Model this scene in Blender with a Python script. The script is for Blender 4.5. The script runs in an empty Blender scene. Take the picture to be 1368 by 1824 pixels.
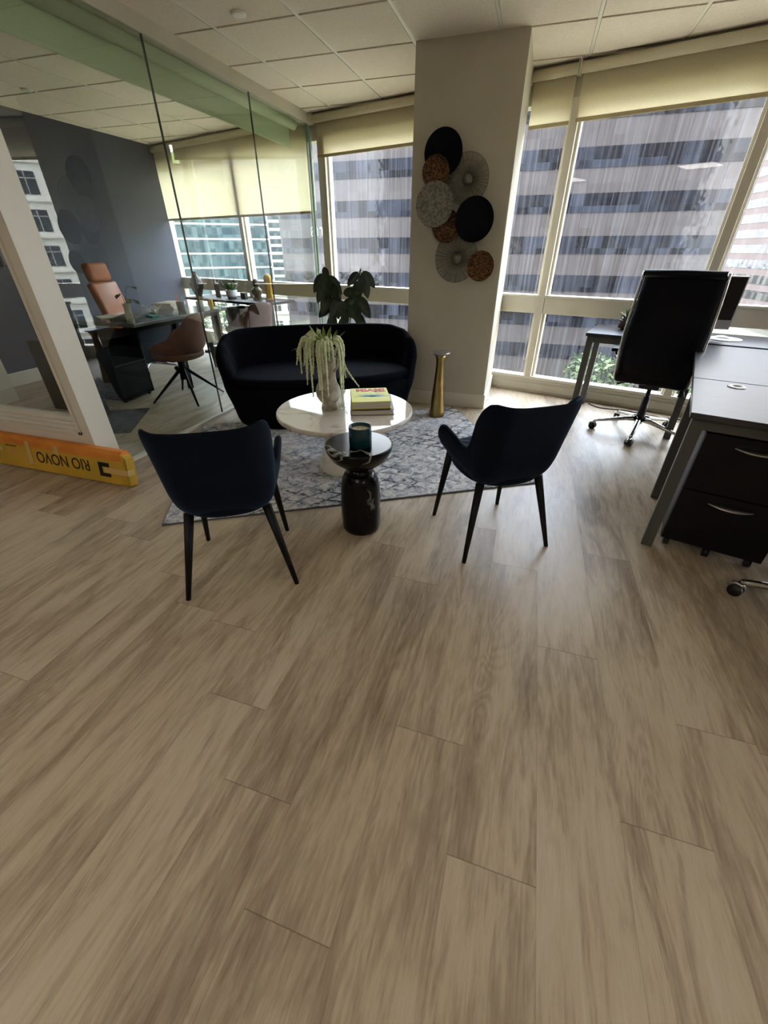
import bpy, bmesh, math, random
from mathutils import Vector, Matrix, Euler
random.seed(7)
PI = math.pi
scn = bpy.context.scene
COL = scn.collection
R = math.radians

# ------------------------------------------------------------------ camera
cam_d = bpy.data.cameras.new('camera')
cam = bpy.data.objects.new('camera', cam_d); COL.objects.link(cam)
cam_d.sensor_fit = 'VERTICAL'; cam_d.sensor_height = 24.0
cam_d.lens = 735.3 / 1824.0 * 24.0
cam_d.clip_start = 0.05; cam_d.clip_end = 900
cam.location = (0, 0, 1.30)
cam.rotation_euler = (R(90 - 32.483), 0, R(17.603))
scn.camera = cam

# ------------------------------------------------------------------ view
scn.view_settings.view_transform = 'Standard'
scn.view_settings.look = 'None'
scn.view_settings.gamma = 1.0
scn.view_settings.exposure = 1.70
scn.cycles.use_denoising = True
scn.cycles.max_bounces = 14
scn.cycles.diffuse_bounces = 7
scn.cycles.glossy_bounces = 5
scn.cycles.transmission_bounces = 8
scn.cycles.transparent_max_bounces = 24
scn.cycles.sample_clamp_indirect = 6.0
scn.cycles.caustics_reflective = False
scn.cycles.caustics_refractive = False

# ------------------------------------------------------------------ sky
SKY = 5.0
world = bpy.data.worlds.new('sky'); scn.world = world
world.use_nodes = True
nt = world.node_tree; nt.nodes.clear()
def N(t, kind, **kw):
    n = t.nodes.new(kind)
    for k, v in kw.items(): setattr(n, k, v)
    return n
out = N(nt, 'ShaderNodeOutputWorld'); bg = N(nt, 'ShaderNodeBackground')
tc = N(nt, 'ShaderNodeTexCoord'); sep = N(nt, 'ShaderNodeSeparateXYZ')
nt.links.new(tc.outputs['Generated'], sep.inputs[0])
rp = N(nt, 'ShaderNodeValToRGB')
rp.color_ramp.elements[0].position = 0.0; rp.color_ramp.elements[0].color = (0.74, 0.80, 0.88, 1)
rp.color_ramp.elements[1].position = 0.9; rp.color_ramp.elements[1].color = (0.50, 0.62, 0.86, 1)
e = rp.color_ramp.elements.new(0.25); e.color = (0.60, 0.73, 0.90, 1)
nt.links.new(sep.outputs['Z'], rp.inputs['Fac'])
mp = N(nt, 'ShaderNodeMapping'); mp.inputs['Scale'].default_value = (1, 1, 2.2)
nt.links.new(tc.outputs['Generated'], mp.inputs[0])
nz = N(nt, 'ShaderNodeTexNoise'); nz.inputs['Scale'].default_value = 3.1
nz.inputs['Detail'].default_value = 7; nz.inputs['Roughness'].default_value = 0.55
nt.links.new(mp.outputs[0], nz.inputs['Vector'])
cr = N(nt, 'ShaderNodeValToRGB'); cr.color_ramp.elements[0].position = 0.42; cr.color_ramp.elements[1].position = 0.60
nt.links.new(nz.outputs['Fac'], cr.inputs['Fac'])
mx = N(nt, 'ShaderNodeMix', data_type='RGBA')
nt.links.new(cr.outputs['Color'], mx.inputs[0])
nt.links.new(rp.outputs['Color'], mx.inputs[6]); mx.inputs[7].default_value = (1.0, 0.98, 0.95, 1)
nt.links.new(mx.outputs[2], bg.inputs['Color']); bg.inputs['Strength'].default_value = SKY
nt.links.new(bg.outputs[0], out.inputs[0])

# ------------------------------------------------------------------ sun (high, from the window side)
sd = bpy.data.lights.new('sun', 'SUN'); sd.energy = 9.0; sd.angle = R(1.5); sd.color = (1.0, 0.95, 0.86)
sun = bpy.data.objects.new('sun', sd); COL.objects.link(sun)
sun.rotation_euler = (R(-4.5), R(3), 0)     # near noon, a little out on the window side

# window plane: x' (u) runs along the facade, y' (v) out through it
A = math.atan(0.276); CA, SA = math.cos(A), math.sin(A)
def UV(u, v): return (u * CA + v * SA, -u * SA + v * CA)
VW = 4.577                                  # inner face of the window wall in v
CEIL = 2.51

# ================================================================== materials
def mat(name, color=(0.8, 0.8, 0.8), rough=0.5, metal=0.0, spec=0.5, sheen=0.0, coat=0.0):
    m = bpy.data.materials.new(name); m.use_nodes = True
    b = m.node_tree.nodes['Principled BSDF']
    b.inputs['Base Color'].default_value = (*color, 1)
    b.inputs['Roughness'].default_value = rough
    b.inputs['Metallic'].default_value = metal
    b.inputs['Specular IOR Level'].default_value = spec
    if sheen: b.inputs['Sheen Weight'].default_value = sheen; b.inputs['Sheen Roughness'].default_value = 0.4
    if coat: b.inputs['Coat Weight'].default_value = coat
    return m
def S(r, g, b):                             # sRGB 0-255 to linear
    f = lambda c: (c / 255 / 12.92) if c / 255 <= 0.04045 else ((c / 255 + 0.055) / 1.055) ** 2.4
    return (f(r), f(g), f(b))
def noisy(m, c2, scale=20, detail=4, lo=0.35, hi=0.65, bump=0.0, coords='Object', stretch=(1, 1, 1), bscale=None, rough2=None):
    t = m.node_tree; b = t.nodes['Principled BSDF']; c1 = tuple(b.inputs['Base Color'].default_value)
    tc = N(t, 'ShaderNodeTexCoord'); mp = N(t, 'ShaderNodeMapping'); mp.inputs['Scale'].default_value = stretch
    t.links.new(tc.outputs[coords], mp.inputs[0])
    n = N(t, 'ShaderNodeTexNoise'); n.inputs['Scale'].default_value = scale; n.inputs['Detail'].default_value = detail
    t.links.new(mp.outputs[0], n.inputs['Vector'])
    r = N(t, 'ShaderNodeValToRGB')
    r.color_ramp.elements[0].position = lo; r.color_ramp.elements[0].color = c1
    r.color_ramp.elements[1].position = hi; r.color_ramp.elements[1].color = (*c2, 1)
    t.links.new(n.outputs['Fac'], r.inputs['Fac']); t.links.new(r.outputs['Color'], b.inputs['Base Color'])
    if bump:
        n2 = N(t, 'ShaderNodeTexNoise'); n2.inputs['Scale'].default_value = bscale or scale * 2; n2.inputs['Detail'].default_value = 3
        t.links.new(mp.outputs[0], n2.inputs['Vector'])
        bp = N(t, 'ShaderNodeBump'); bp.inputs['Strength'].default_value = bump; bp.inputs['Distance'].default_value = 0.004
        t.links.new(n2.outputs['Fac'], bp.inputs['Height']); t.links.new(bp.outputs[0], b.inputs['Normal'])
    return m
def math_n(t, op, a, b=None):
    n = N(t, 'ShaderNodeMath', operation=op)
    for i, v in enumerate((a, b)):
        if v is None: continue
        if isinstance(v, (int, float)): n.inputs[i].default_value = v
        else: t.links.new(v, n.inputs[i])
    return n.outputs[0]

def floor_material():
    m = mat('oak_planks', rough=0.36, spec=0.45); t = m.node_tree; b = t.nodes['Principled BSDF']
    tc = N(t, 'ShaderNodeTexCoord'); sp = N(t, 'ShaderNodeSeparateXYZ'); t.links.new(tc.outputs['Object'], sp.inputs[0])
    W, L = 0.2165, 1.22
    xr = math_n(t, 'DIVIDE', math_n(t, 'ADD', sp.outputs[0], 20.108), W)
    row = math_n(t, 'FLOOR', xr); fx = math_n(t, 'FRACT', xr)
    wn = N(t, 'ShaderNodeTexWhiteNoise', noise_dimensions='1D'); t.links.new(row, wn.inputs['W'])
    # stagger of the end joints, row by row, inside the main room
    stag = {89: 0.650, 90: 0.428, 91: 0.203, 92: 0.733, 93: 0.448, 94: 1.205, 95: 0.660}
    rs = N(t, 'ShaderNodeValToRGB'); rs.color_ramp.interpolation = 'CONSTANT'; rn = random.Random(4)
    for k in range(32):
        y_ = stag.get(80 + k, rn.uniform(0, 1.22)); v_ = 1.0 - (((y_ + 20.0) / L) % 1.0)
        e_ = rs.color_ramp.elements[k] if k < 2 else rs.color_ramp.elements.new(k / 32.0)
        e_.position = k / 32.0; e_.color = (v_, v_, v_, 1)
    t.links.new(math_n(t, 'DIVIDE', math_n(t, 'ADD', math_n(t, 'SUBTRACT', row, 80.0), 0.5), 32.0), rs.inputs['Fac'])
    outr = math_n(t, 'GREATER_THAN', math_n(t, 'ABSOLUTE', math_n(t, 'SUBTRACT', row, 95.5)), 16.0)
    yr = math_n(t, 'ADD', math_n(t, 'DIVIDE', math_n(t, 'ADD', sp.outputs[1], 20.0), L), math_n(t, 'ADD', rs.outputs[0], math_n(t, 'MULTIPLY', outr, wn.outputs['Value'])))
    pl = math_n(t, 'FLOOR', yr); fy = math_n(t, 'FRACT', yr)
    cb = N(t, 'ShaderNodeCombineXYZ'); t.links.new(row, cb.inputs[0]); t.links.new(pl, cb.inputs[1])
    w2 = N(t, 'ShaderNodeTexWhiteNoise', noise_dimensions='3D'); t.links.new(cb.outputs[0], w2.inputs['Vector'])
    # grain coordinates, shifted per plank
    gx = math_n(t, 'ADD', math_n(t, 'MULTIPLY', sp.outputs[0], 1.0), math_n(t, 'MULTIPLY', w2.outputs['Value'], 37.0))
    gc = N(t, 'ShaderNodeCombineXYZ'); t.links.new(gx, gc.inputs[0]); t.links.new(sp.outputs[1], gc.inputs[1])
    t.links.new(math_n(t, 'MULTIPLY', w2.outputs['Value'], 11.0), gc.inputs[2])
    def noise(sx, sy, sc, det, dist=0.0, rgh=0.6):
        mp = N(t, 'ShaderNodeMapping'); mp.inputs['Scale'].default_value = (sx, sy, 1); t.links.new(gc.outputs[0], mp.inputs[0])
        n = N(t, 'ShaderNodeTexNoise'); n.inputs['Scale'].default_value = sc; n.inputs['Detail'].default_value = det
        n.inputs['Distortion'].default_value = dist; n.inputs['Roughness'].default_value = rgh
        t.links.new(mp.outputs[0], n.inputs['Vector']); return n.outputs['Fac'], mp
    big, _ = noise(5.5, 1.0, 1.0, 4, 1.4, 0.55)
    fine, _ = noise(190, 16.0, 1.0, 3, 0.2, 0.7)
    mid, _ = noise(19, 2.6, 1.0, 6, 2.8, 0.58)
    ring, _ = noise(6.5, 1.15, 1.0, 1, 0.9, 0.4)           # cathedral figure: contour lines of a slow field
    mask, _ = noise(3.5, 0.9, 1.7, 2, 0.0)
    rings = math_n(t, 'SINE', math_n(t, 'MULTIPLY', ring, 95.0))
    mk = N(t, 'ShaderNodeValToRGB'); mk.color_ramp.elements[0].position = 0.48; mk.color_ramp.elements[1].position = 0.66
    t.links.new(mask, mk.inputs['Fac'])
    v = math_n(t, 'ADD', math_n(t, 'MULTIPLY', big, 0.52), math_n(t, 'MULTIPLY', fine, 0.18)); v = math_n(t, 'ADD', v, 0.04)
    fib, _ = noise(75, 3.0, 1.0, 4, 0.6, 0.6); v = math_n(t, 'ADD', v, math_n(t, 'MULTIPLY', math_n(t, 'SUBTRACT', fib, 0.5), 0.14))
    v = math_n(t, 'ADD', v, math_n(t, 'MULTIPLY', mid, 0.30))
    v = math_n(t, 'ADD', v, 0.05)
    v = math_n(t, 'ADD', v, math_n(t, 'MULTIPLY', math_n(t, 'MULTIPLY', rings, mk.outputs[0]), 0.026))
    v = math_n(t, 'ADD', v, math_n(t, 'MULTIPLY', math_n(t, 'SUBTRACT', w2.outputs['Value'], 0.5), 0.07))
    rp = N(t, 'ShaderNodeValToRGB'); el = rp.color_ramp.elements
    el[0].position = 0.42; el[0].color = (*S(126, 108, 88), 1)
    el[1].position = 0.80; el[1].color = (*S(200, 186, 164), 1)
    a = el.new(0.53); a.color = (*S(159, 142, 119), 1)
    a = el.new(0.63); a.color = (*S(184, 168, 143), 1)
    t.links.new(v, rp.inputs['Fac'])
    # seams
    ex = math_n(t, 'LESS_THAN', math_n(t, 'MINIMUM', fx, math_n(t, 'SUBTRACT', 1.0, fx)), 0.0045)
    ey = math_n(t, 'LESS_THAN', math_n(t, 'MINIMUM', fy, math_n(t, 'SUBTRACT', 1.0, fy)), 0.0011)
    sm = math_n(t, 'MAXIMUM', math_n(t, 'MULTIPLY', ex, 0.22), math_n(t, 'MULTIPLY', ey, 0.5))
    mx = N(t, 'ShaderNodeMix', data_type='RGBA'); t.links.new(sm, mx.inputs[0]); t.links.new(rp.outputs[0], mx.inputs[6])
    mx.inputs[7].default_value = (*S(70, 56, 45), 1)
    t.links.new(mx.outputs[2], b.inputs['Base Color'])
    bp = N(t, 'ShaderNodeBump'); bp.inputs['Strength'].default_value = 0.12; bp.inputs['Distance'].default_value = 0.002
    t.links.new(math_n(t, 'SUBTRACT', fine, sm), bp.inputs['Height']); t.links.new(bp.outputs[0], b.inputs['Normal'])
    t.links.new(math_n(t, 'ADD', math_n(t, 'MULTIPLY', fine, 0.2), 0.27), b.inputs['Roughness'])
    return m

def rug_material():
    m = mat('distressed_pile', rough=0.95, spec=0.1, sheen=0.3); t = m.node_tree; b = t.nodes['Principled BSDF']
    tc = N(t, 'ShaderNodeTexCoord')
    def nz(sc, det, d=0.0, off=0.0, st=(1, 1, 1)):
        mp = N(t, 'ShaderNodeMapping'); mp.inputs['Location'].default_value = (off, off, 0); mp.inputs['Scale'].default_value = st
        t.links.new(tc.outputs['Object'], mp.inputs[0])
        n = N(t, 'ShaderNodeTexNoise'); n.inputs['Scale'].default_value = sc; n.inputs['Detail'].default_value = det
        n.inputs['Distortion'].default_value = d; n.inputs['Roughness'].default_value = 0.7
        t.links.new(mp.outputs[0], n.inputs['Vector']); return n.outputs
    base = N(t, 'ShaderNodeValToRGB'); el = base.color_ramp.elements
    el[0].position = 0.36; el[0].color = (*S(96, 108, 122), 1); el[1].position = 0.62; el[1].color = (*S(222, 220, 218), 1)
    a = el.new(0.43); a.color = (*S(150, 160, 170), 1); a = el.new(0.50); a.color = (*S(190, 188, 186), 1)
    t.links.new(nz(16, 9, 1.2, 3)[0], base.inputs['Fac'])
    # uneven diamond trellis of worn dark lines
    sp = N(t, 'ShaderNodeSeparateXYZ')
    wob = N(t, 'ShaderNodeVectorMath', operation='SCALE'); wob.inputs['Scale'].default_value = 0.16
    t.links.new(nz(3.2, 3)[1], wob.inputs[0])
    ad = N(t, 'ShaderNodeVectorMath', operation='ADD'); t.links.new(tc.outputs['Object'], ad.inputs[0]); t.links.new(wob.outputs[0], ad.inputs[1])
    t.links.new(ad.outputs[0], sp.inputs[0])
    lines = None
    for sx, sy in ((6.2, 8.5), (-6.2, 8.5)):
        u = math_n(t, 'ADD', math_n(t, 'MULTIPLY', sp.outputs[0], sx), math_n(t, 'MULTIPLY', sp.outputs[1], sy))
        f = math_n(t, 'FRACT', math_n(t, 'ADD', u, 40.0))
        d = math_n(t, 'ABSOLUTE', math_n(t, 'SUBTRACT', f, 0.5))
        l = math_n(t, 'LESS_THAN', d, 0.10)
        lines = l if lines is None else math_n(t, 'MAXIMUM', lines, l)
    wear = N(t, 'ShaderNodeValToRGB'); wear.color_ramp.elements[0].position = 0.45; wear.color_ramp.elements[1].position = 0.56
    t.links.new(nz(2.1, 6, 0.4, 9)[0], wear.inputs['Fac'])
    wear2 = N(t, 'ShaderNodeValToRGB'); wear2.color_ramp.elements[0].position = 0.38; wear2.color_ramp.elements[1].position = 0.52
    t.links.new(nz(38, 4, 0.0, 1)[0], wear2.inputs['Fac'])
    k = math_n(t, 'MULTIPLY', math_n(t, 'MULTIPLY', lines, wear.outputs[0]), wear2.outputs[0])
    mx = N(t, 'ShaderNodeMix', data_type='RGBA'); t.links.new(k, mx.inputs[0]); t.links.new(base.outputs[0], mx.inputs[6])
    mx.inputs[7].default_value = (*S(38, 46, 62), 1)
    # smoky dark patches
    pt = N(t, 'ShaderNodeValToRGB'); pt.color_ramp.elements[0].position = 0.56; pt.color_ramp.elements[1].position = 0.70
    t.links.new(nz(4.5, 8, 1.0, 21)[0], pt.inputs['Fac'])
    mx2 = N(t, 'ShaderNodeMix', data_type='RGBA'); t.links.new(math_n(t, 'MULTIPLY', pt.outputs[0], 0.45), mx2.inputs[0])
    t.links.new(mx.outputs[2], mx2.inputs[6]); mx2.inputs[7].default_value = (*S(70, 82, 100), 1)
    t.links.new(mx2.outputs[2], b.inputs['Base Color'])
    bp = N(t, 'ShaderNodeBump'); bp.inputs['Strength'].default_value = 0.6; bp.inputs['Distance'].default_value = 0.006
    t.links.new(nz(150, 2)[0], bp.inputs['Height']); t.links.new(bp.outputs[0], b.inputs['Normal'])
    return m

def marble(name, base, vein, rough, scale, thick, coat=0.0, spec=0.5):
    m = mat(name, base, rough, spec=spec, coat=coat); t = m.node_tree; b = t.nodes['Principled BSDF']
    tc = N(t, 'ShaderNodeTexCoord')
    n0 = N(t, 'ShaderNodeTexNoise'); n0.inputs['Scale'].default_value = scale * 0.8; n0.inputs['Detail'].default_value = 6
    t.links.new(tc.outputs['Object'], n0.inputs['Vector'])
    sc = N(t, 'ShaderNodeVectorMath', operation='SCALE'); sc.inputs['Scale'].default_value = 0.5; t.links.new(n0.outputs['Color'], sc.inputs[0])
    ad = N(t, 'ShaderNodeVectorMath', operation='ADD'); t.links.new(tc.outputs['Object'], ad.inputs[0]); t.links.new(sc.outputs[0], ad.inputs[1])
    n1 = N(t, 'ShaderNodeTexNoise'); n1.inputs['Scale'].default_value = scale; n1.inputs['Detail'].default_value = 3
    t.links.new(ad.outputs[0], n1.inputs['Vector'])
    d = math_n(t, 'ABSOLUTE', math_n(t, 'SUBTRACT', n1.outputs['Fac'], 0.5))
    r = N(t, 'ShaderNodeValToRGB'); r.color_ramp.elements[0].position = 0; r.color_ramp.elements[0].color = (*vein, 1)
    r.color_ramp.elements[1].position = thick; r.color_ramp.elements[1].color = (*base, 1)
    t.links.new(d, r.inputs['Fac'])
    n2 = N(t, 'ShaderNodeTexNoise'); n2.inputs['Scale'].default_value = scale * 1.3; t.links.new(tc.outputs['Object'], n2.inputs['Vector'])
    mk = N(t, 'ShaderNodeValToRGB'); mk.color_ramp.elements[0].position = 0.42; mk.color_ramp.elements[1].position = 0.6
    t.links.new(n2.outputs['Fac'], mk.inputs['Fac'])
    mx = N(t, 'ShaderNodeMix', data_type='RGBA'); t.links.new(mk.outputs[0], mx.inputs[0]); mx.inputs[6].default_value = (*base, 1)
    t.links.new(r.outputs[0], mx.inputs[7]); t.links.new(mx.outputs[2], b.inputs['Base Color'])
    return m

def pane_glass(name, tint, refl, streak=0.0):
    """thin architectural glass: clear, tinted, partly mirroring, optionally streaked with dried rain dirt"""
    m = bpy.data.materials.new(name); m.use_nodes = True; t = m.node_tree; t.nodes.clear()
    o = N(t, 'ShaderNodeOutputMaterial'); tr = N(t, 'ShaderNodeBsdfTransparent'); tr.inputs[0].default_value = (*tint, 1)
    gl = N(t, 'ShaderNodeBsdfGlossy'); gl.inputs['Roughness'].default_value = 0.0
    ge = N(t, 'ShaderNodeNewGeometry'); dt_ = N(t, 'ShaderNodeVectorMath', operation='DOT_PRODUCT')
    t.links.new(ge.outputs['Incoming'], dt_.inputs[0]); t.links.new(ge.outputs['Normal'], dt_.inputs[1])
    c_ = math_n(t, 'SUBTRACT', 1.0, math_n(t, 'ABSOLUTE', dt_.outputs['Value']))
    f = math_n(t, 'ADD', math_n(t, 'MULTIPLY', math_n(t, 'POWER', c_, 5.0), 0.96), 0.04)      # Schlick
    f = math_n(t, 'MINIMUM', math_n(t, 'MULTIPLY', f, refl), 0.95)
    f = math_n(t, 'MULTIPLY', f, math_n(t, 'SUBTRACT', 1.0, ge.outputs['Backfacing']))
    mx = N(t, 'ShaderNodeMixShader'); t.links.new(f, mx.inputs[0]); t.links.new(tr.outputs[0], mx.inputs[1]); t.links.new(gl.outputs[0], mx.inputs[2])
    last = mx.outputs[0]
    if streak:
        tc = N(t, 'ShaderNodeTexCoord'); mp = N(t, 'ShaderNodeMapping'); mp.inputs['Scale'].default_value = (42, 42, 0.55)
        t.links.new(tc.outputs['Object'], mp.inputs[0])
        n = N(t, 'ShaderNodeTexNoise'); n.inputs['Scale'].default_value = 1.0; n.inputs['Detail'].default_value = 6; n.inputs['Roughness'].default_value = 0.75
        t.links.new(mp.outputs[0], n.inputs['Vector'])
        r = N(t, 'ShaderNodeValToRGB'); r.color_ramp.elements[0].position = 0.46; r.color_ramp.elements[0].color = (0.06, 0.06, 0.06, 1)
        r.color_ramp.elements[1].position = 0.72
        t.links.new(n.outputs['Fac'], r.inputs['Fac'])
        tl = N(t, 'ShaderNodeBsdfTranslucent'); tl.inputs[0].default_value = (0.9, 0.93, 1.0, 1)
        m2 = N(t, 'ShaderNodeMixShader'); t.links.new(math_n(t, 'MULTIPLY', r.outputs[0], streak), m2.inputs[0])
        t.links.new(last, m2.inputs[1]); t.links.new(tl.outputs[0], m2.inputs[2]); last = m2.outputs[0]
    t.links.new(last, o.inputs[0]); return m

def blind_material(name, col, transl):
    m = bpy.data.materials.new(name); m.use_nodes = True; t = m.node_tree; t.nodes.clear()
    o = N(t, 'ShaderNodeOutputMaterial'); d = N(t, 'ShaderNodeBsdfDiffuse'); tl = N(t, 'ShaderNodeBsdfTranslucent')
    tc = N(t, 'ShaderNodeTexCoord'); n = N(t, 'ShaderNodeTexNoise'); n.inputs['Scale'].default_value = 260
    t.links.new(tc.outputs['Object'], n.inputs['Vector'])
    r = N(t, 'ShaderNodeValToRGB'); r.color_ramp.elements[0].position = 0.3; r.color_ramp.elements[0].color = tuple(c * 0.86 for c in col) + (1,)
    r.color_ramp.elements[1].position = 0.7; r.color_ramp.elements[1].color = (*col, 1)
    t.links.new(n.outputs['Fac'], r.inputs['Fac'])
    t.links.new(r.outputs[0], d.inputs[0]); t.links.new(r.outputs[0], tl.inputs[0])
    mx = N(t, 'ShaderNodeMixShader'); mx.inputs[0].default_value = transl
    t.links.new(d.outputs[0], mx.inputs[1]); t.links.new(tl.outputs[0], mx.inputs[2]); t.links.new(mx.outputs[0], o.inputs[0]); return m

def emit(name, col, s):
    m = bpy.data.materials.new(name); m.use_nodes = True; t = m.node_tree; t.nodes.clear()
    o = N(t, 'ShaderNodeOutputMaterial'); e = N(t, 'ShaderNodeEmission'); e.inputs[0].default_value = (*col, 1); e.inputs[1].default_value = s
    t.links.new(e.outputs[0], o.inputs[0]); return m

def facade_glass(name, c1, c2, pane, rough=0.08, gloss=0.5):
    """mirror-like curtain-wall glass whose panes differ a little and ripple"""
    m = mat(name, c1, rough, spec=gloss); t = m.node_tree; b = t.nodes['Principled BSDF']
    tc = N(t, 'ShaderNodeTexCoord'); sp = N(t, 'ShaderNodeSeparateXYZ'); t.links.new(tc.outputs['Object'], sp.inputs[0])
    fx = math_n(t, 'FLOOR', math_n(t, 'DIVIDE', sp.outputs[0], pane)); fz = math_n(t, 'FLOOR', math_n(t, 'DIVIDE', sp.outputs[2], 2.1))
    cb = N(t, 'ShaderNodeCombineXYZ'); t.links.new(fx, cb.inputs[0]); t.links.new(fz, cb.inputs[2])
    w = N(t, 'ShaderNodeTexWhiteNoise', noise_dimensions='3D'); t.links.new(cb.outputs[0], w.inputs['Vector'])
    r = N(t, 'ShaderNodeValToRGB'); r.color_ramp.elements[0].position = 0.3; r.color_ramp.elements[0].color = (*c1, 1)
    r.color_ramp.elements[1].position = 0.95; r.color_ramp.elements[1].color = (*c2, 1)
    t.links.new(w.outputs['Value'], r.inputs['Fac'])
    fr = math_n(t, 'FRACT', math_n(t, 'DIVIDE', sp.outputs[0], pane))
    jl = math_n(t, 'LESS_THAN', fr, 0.03)
    mx = N(t, 'ShaderNodeMix', data_type='RGBA'); t.links.new(jl, mx.inputs[0]); t.links.new(r.outputs[0], mx.inputs[6]); mx.inputs[7].default_value = (0.02, 0.02, 0.03, 1)
    t.links.new(mx.outputs[2], b.inputs['Base Color'])
    n = N(t, 'ShaderNodeTexNoise'); n.inputs['Scale'].default_value = 0.55; n.inputs['Detail'].default_value = 2
    ad = N(t, 'ShaderNodeVectorMath', operation='ADD'); t.links.new(tc.outputs['Object'], ad.inputs[0]); t.links.new(w.outputs['Color'], ad.inputs[1])
    t.links.new(ad.outputs[0], n.inputs['Vector'])
    bp = N(t, 'ShaderNodeBump'); bp.inputs['Strength'].default_value = 0.35; bp.inputs['Distance'].default_value = 0.12
    t.links.new(n.outputs['Fac'], bp.inputs['Height']); t.links.new(bp.outputs[0], b.inputs['Normal'])
    return m

M = {}
M['floor'] = floor_material()
M['rug'] = rug_material()
M['wall'] = noisy(mat('greige_paint', S(196, 191, 176), 0.7), S(190, 185, 170), 4, bump=0.05, bscale=300)
M['wallback'] = mat('white_paint', S(205, 200, 188), 0.8)
M['navy'] = noisy(mat('navy_wall_paint', S(29, 39, 64), 0.55), S(26, 35, 58), 4, bump=0.05, bscale=300)
M['white'] = mat('white_trim_paint', S(216, 212, 200), 0.45)
M['frame'] = mat('white_window_frame', S(214, 208, 192), 0.4)
M['tile'] = noisy(mat('mineral_fibre_tile', S(236, 226, 210), 0.9, spec=0.1), S(222, 212, 196), 140, 3, bump=0.5, bscale=220)
M['plenum'] = mat('tile_joint_shadow_gap', S(90, 84, 76), 0.9)
M['rail'] = mat('ceiling_rail_white', S(225, 220, 208), 0.5)
M['winglass'] = pane_glass('streaked_window_glass', (0.96, 0.965, 0.965), 0.7, 0.030)
M['glass'] = pane_glass('partition_glass', (0.945, 0.982, 0.955), 3.1)
M['glassedge'] = mat('dark_glass_joint', S(30, 42, 36), 0.3)
M['greenedge'] = mat('pale_green_glass_edge', S(150, 190, 175), 0.15)
M['blind'] = blind_material('cream_blind_fabric', S(246, 239, 218), 0.66)
M['blindroll'] = blind_material('cream_blind_roll', S(222, 212, 184), 0.12)
M['shade'] = blind_material('glass_tinted_shade_fabric', S(206, 216, 184), 0.12)  # green cast of the partition glass put into the fabric colour
M['hem'] = blind_material('cream_blind_hem', S(205, 192, 155), 0.10)
M['velvet'] = noisy(mat('navy_velvet', S(9, 15, 29), 0.8, spec=0.12, sheen=0.22), S(6, 11, 22), 9, 5)
M['velvet'].node_tree.nodes['Principled BSDF'].inputs['Sheen Tint'].default_value = (0.15, 0.32, 0.6, 1)
M['sofavelvet'] = noisy(mat('dark_navy_velvet', S(6, 7, 15), 0.9, spec=0.08, sheen=0.02), S(4, 5, 11), 7, 4)
M['sofavelvet'].node_tree.nodes['Principled BSDF'].inputs['Sheen Tint'].default_value = (0.2, 0.3, 0.6, 1)
M['blackmetal'] = mat('black_metal', S(8, 8, 9), 0.5, 0.0, 0.25)
M['black'] = mat('black_leather', S(6, 6, 13), 0.5, spec=0.15)
M['blackplastic'] = mat('black_plastic', S(18, 18, 20), 0.5)
M['chrome'] = mat('chrome', S(200, 200, 200), 0.12, 1.0)
M['silver'] = mat('brushed_aluminium', S(190, 190, 192), 0.3, 0.9)
M['gold'] = noisy(mat('brushed_brass', S(170, 146, 92), 0.28, 1.0), S(140, 118, 70), 5)
M['whitemarble'] = marble('white_marble', S(206, 200, 190), S(164, 156, 144), 0.03, 3.2, 0.05, 0.0, 0.5)
M['whitemarble'].node_tree.nodes['Principled BSDF'].inputs['IOR'].default_value = 1.22
M['conemarble'] = marble('white_marble_base', S(214, 210, 200), S(150, 146, 138), 0.3, 4.0, 0.05)
M['blackmarble'] = marble('black_marble', S(5, 5, 6), S(190, 188, 182), 0.25, 3.4, 0.022, 0.0, 0.25)
M['deskwood'] = noisy(mat('dark_woodgrain_top', S(58, 58, 66), 0.34, spec=0.6), S(40, 40, 46), 3, 5, stretch=(2, 40, 1))
M['deskmetal'] = mat('grey_powder_coat', S(80, 80, 78), 0.5)
M['cabinet'] = mat('black_laminate', S(10, 10, 15), 0.5, spec=0.25)
M['ceramic'] = noisy(mat('rough_stone_ceramic', S(186, 180, 166), 0.9, spec=0.2), S(128, 121, 108), 16, 8, 0.4, 0.7, bump=0.5, bscale=40)
M['petal'] = noisy(mat('pale_green_blossom', S(214, 218, 188), 0.8), S(188, 198, 154), 60)
M['grass'] = noisy(mat('bright_green_blade', S(120, 140, 38), 0.5), S(92, 116, 30), 20)
M['rubber'] = noisy(mat('glossy_dark_leaf', S(40, 60, 34), 0.3, spec=0.5), S(20, 34, 22), 12)
M['stem'] = mat('woody_stem', S(48, 40, 30), 0.7)
M['pot'] = mat('dark_planter', S(30, 30, 32), 0.6)
M['soil'] = mat('soil', S(40, 30, 22), 0.95)
M['yellow'] = mat('yellow_book_cloth', S(214, 214, 40), 0.55)
M['red'] = mat('red_ink', S(222, 58, 50), 0.6)
M['cyan'] = mat('blue_ink', S(40, 150, 190), 0.6)
M['pages'] = noisy(mat('paper_block', S(214, 208, 194), 0.8), S(180, 172, 158), 60, stretch=(0.1, 0.1, 6))
M['greycover'] = mat('dark_book_cover', S(46, 36, 36), 0.5)
M['jacket'] = mat('pale_blue_book_jacket', S(130, 140, 155), 0.4)
M['teal'] = mat('teal_glazed_jar', S(16, 52, 62), 0.12, spec=0.6)
M['wax'] = mat('cream_wax', S(226, 218, 190), 0.5)
M['box'] = noisy(mat('yellow_printed_card', S(206, 160, 48), 0.6), S(180, 148, 40), 5, 5)
M['boxorange'] = noisy(mat('orange_printed_card', S(222, 138, 50), 0.6), S(200, 118, 36), 6, 5)
M['tape'] = mat('buff_parcel_tape', S(200, 172, 110), 0.35)
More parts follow.
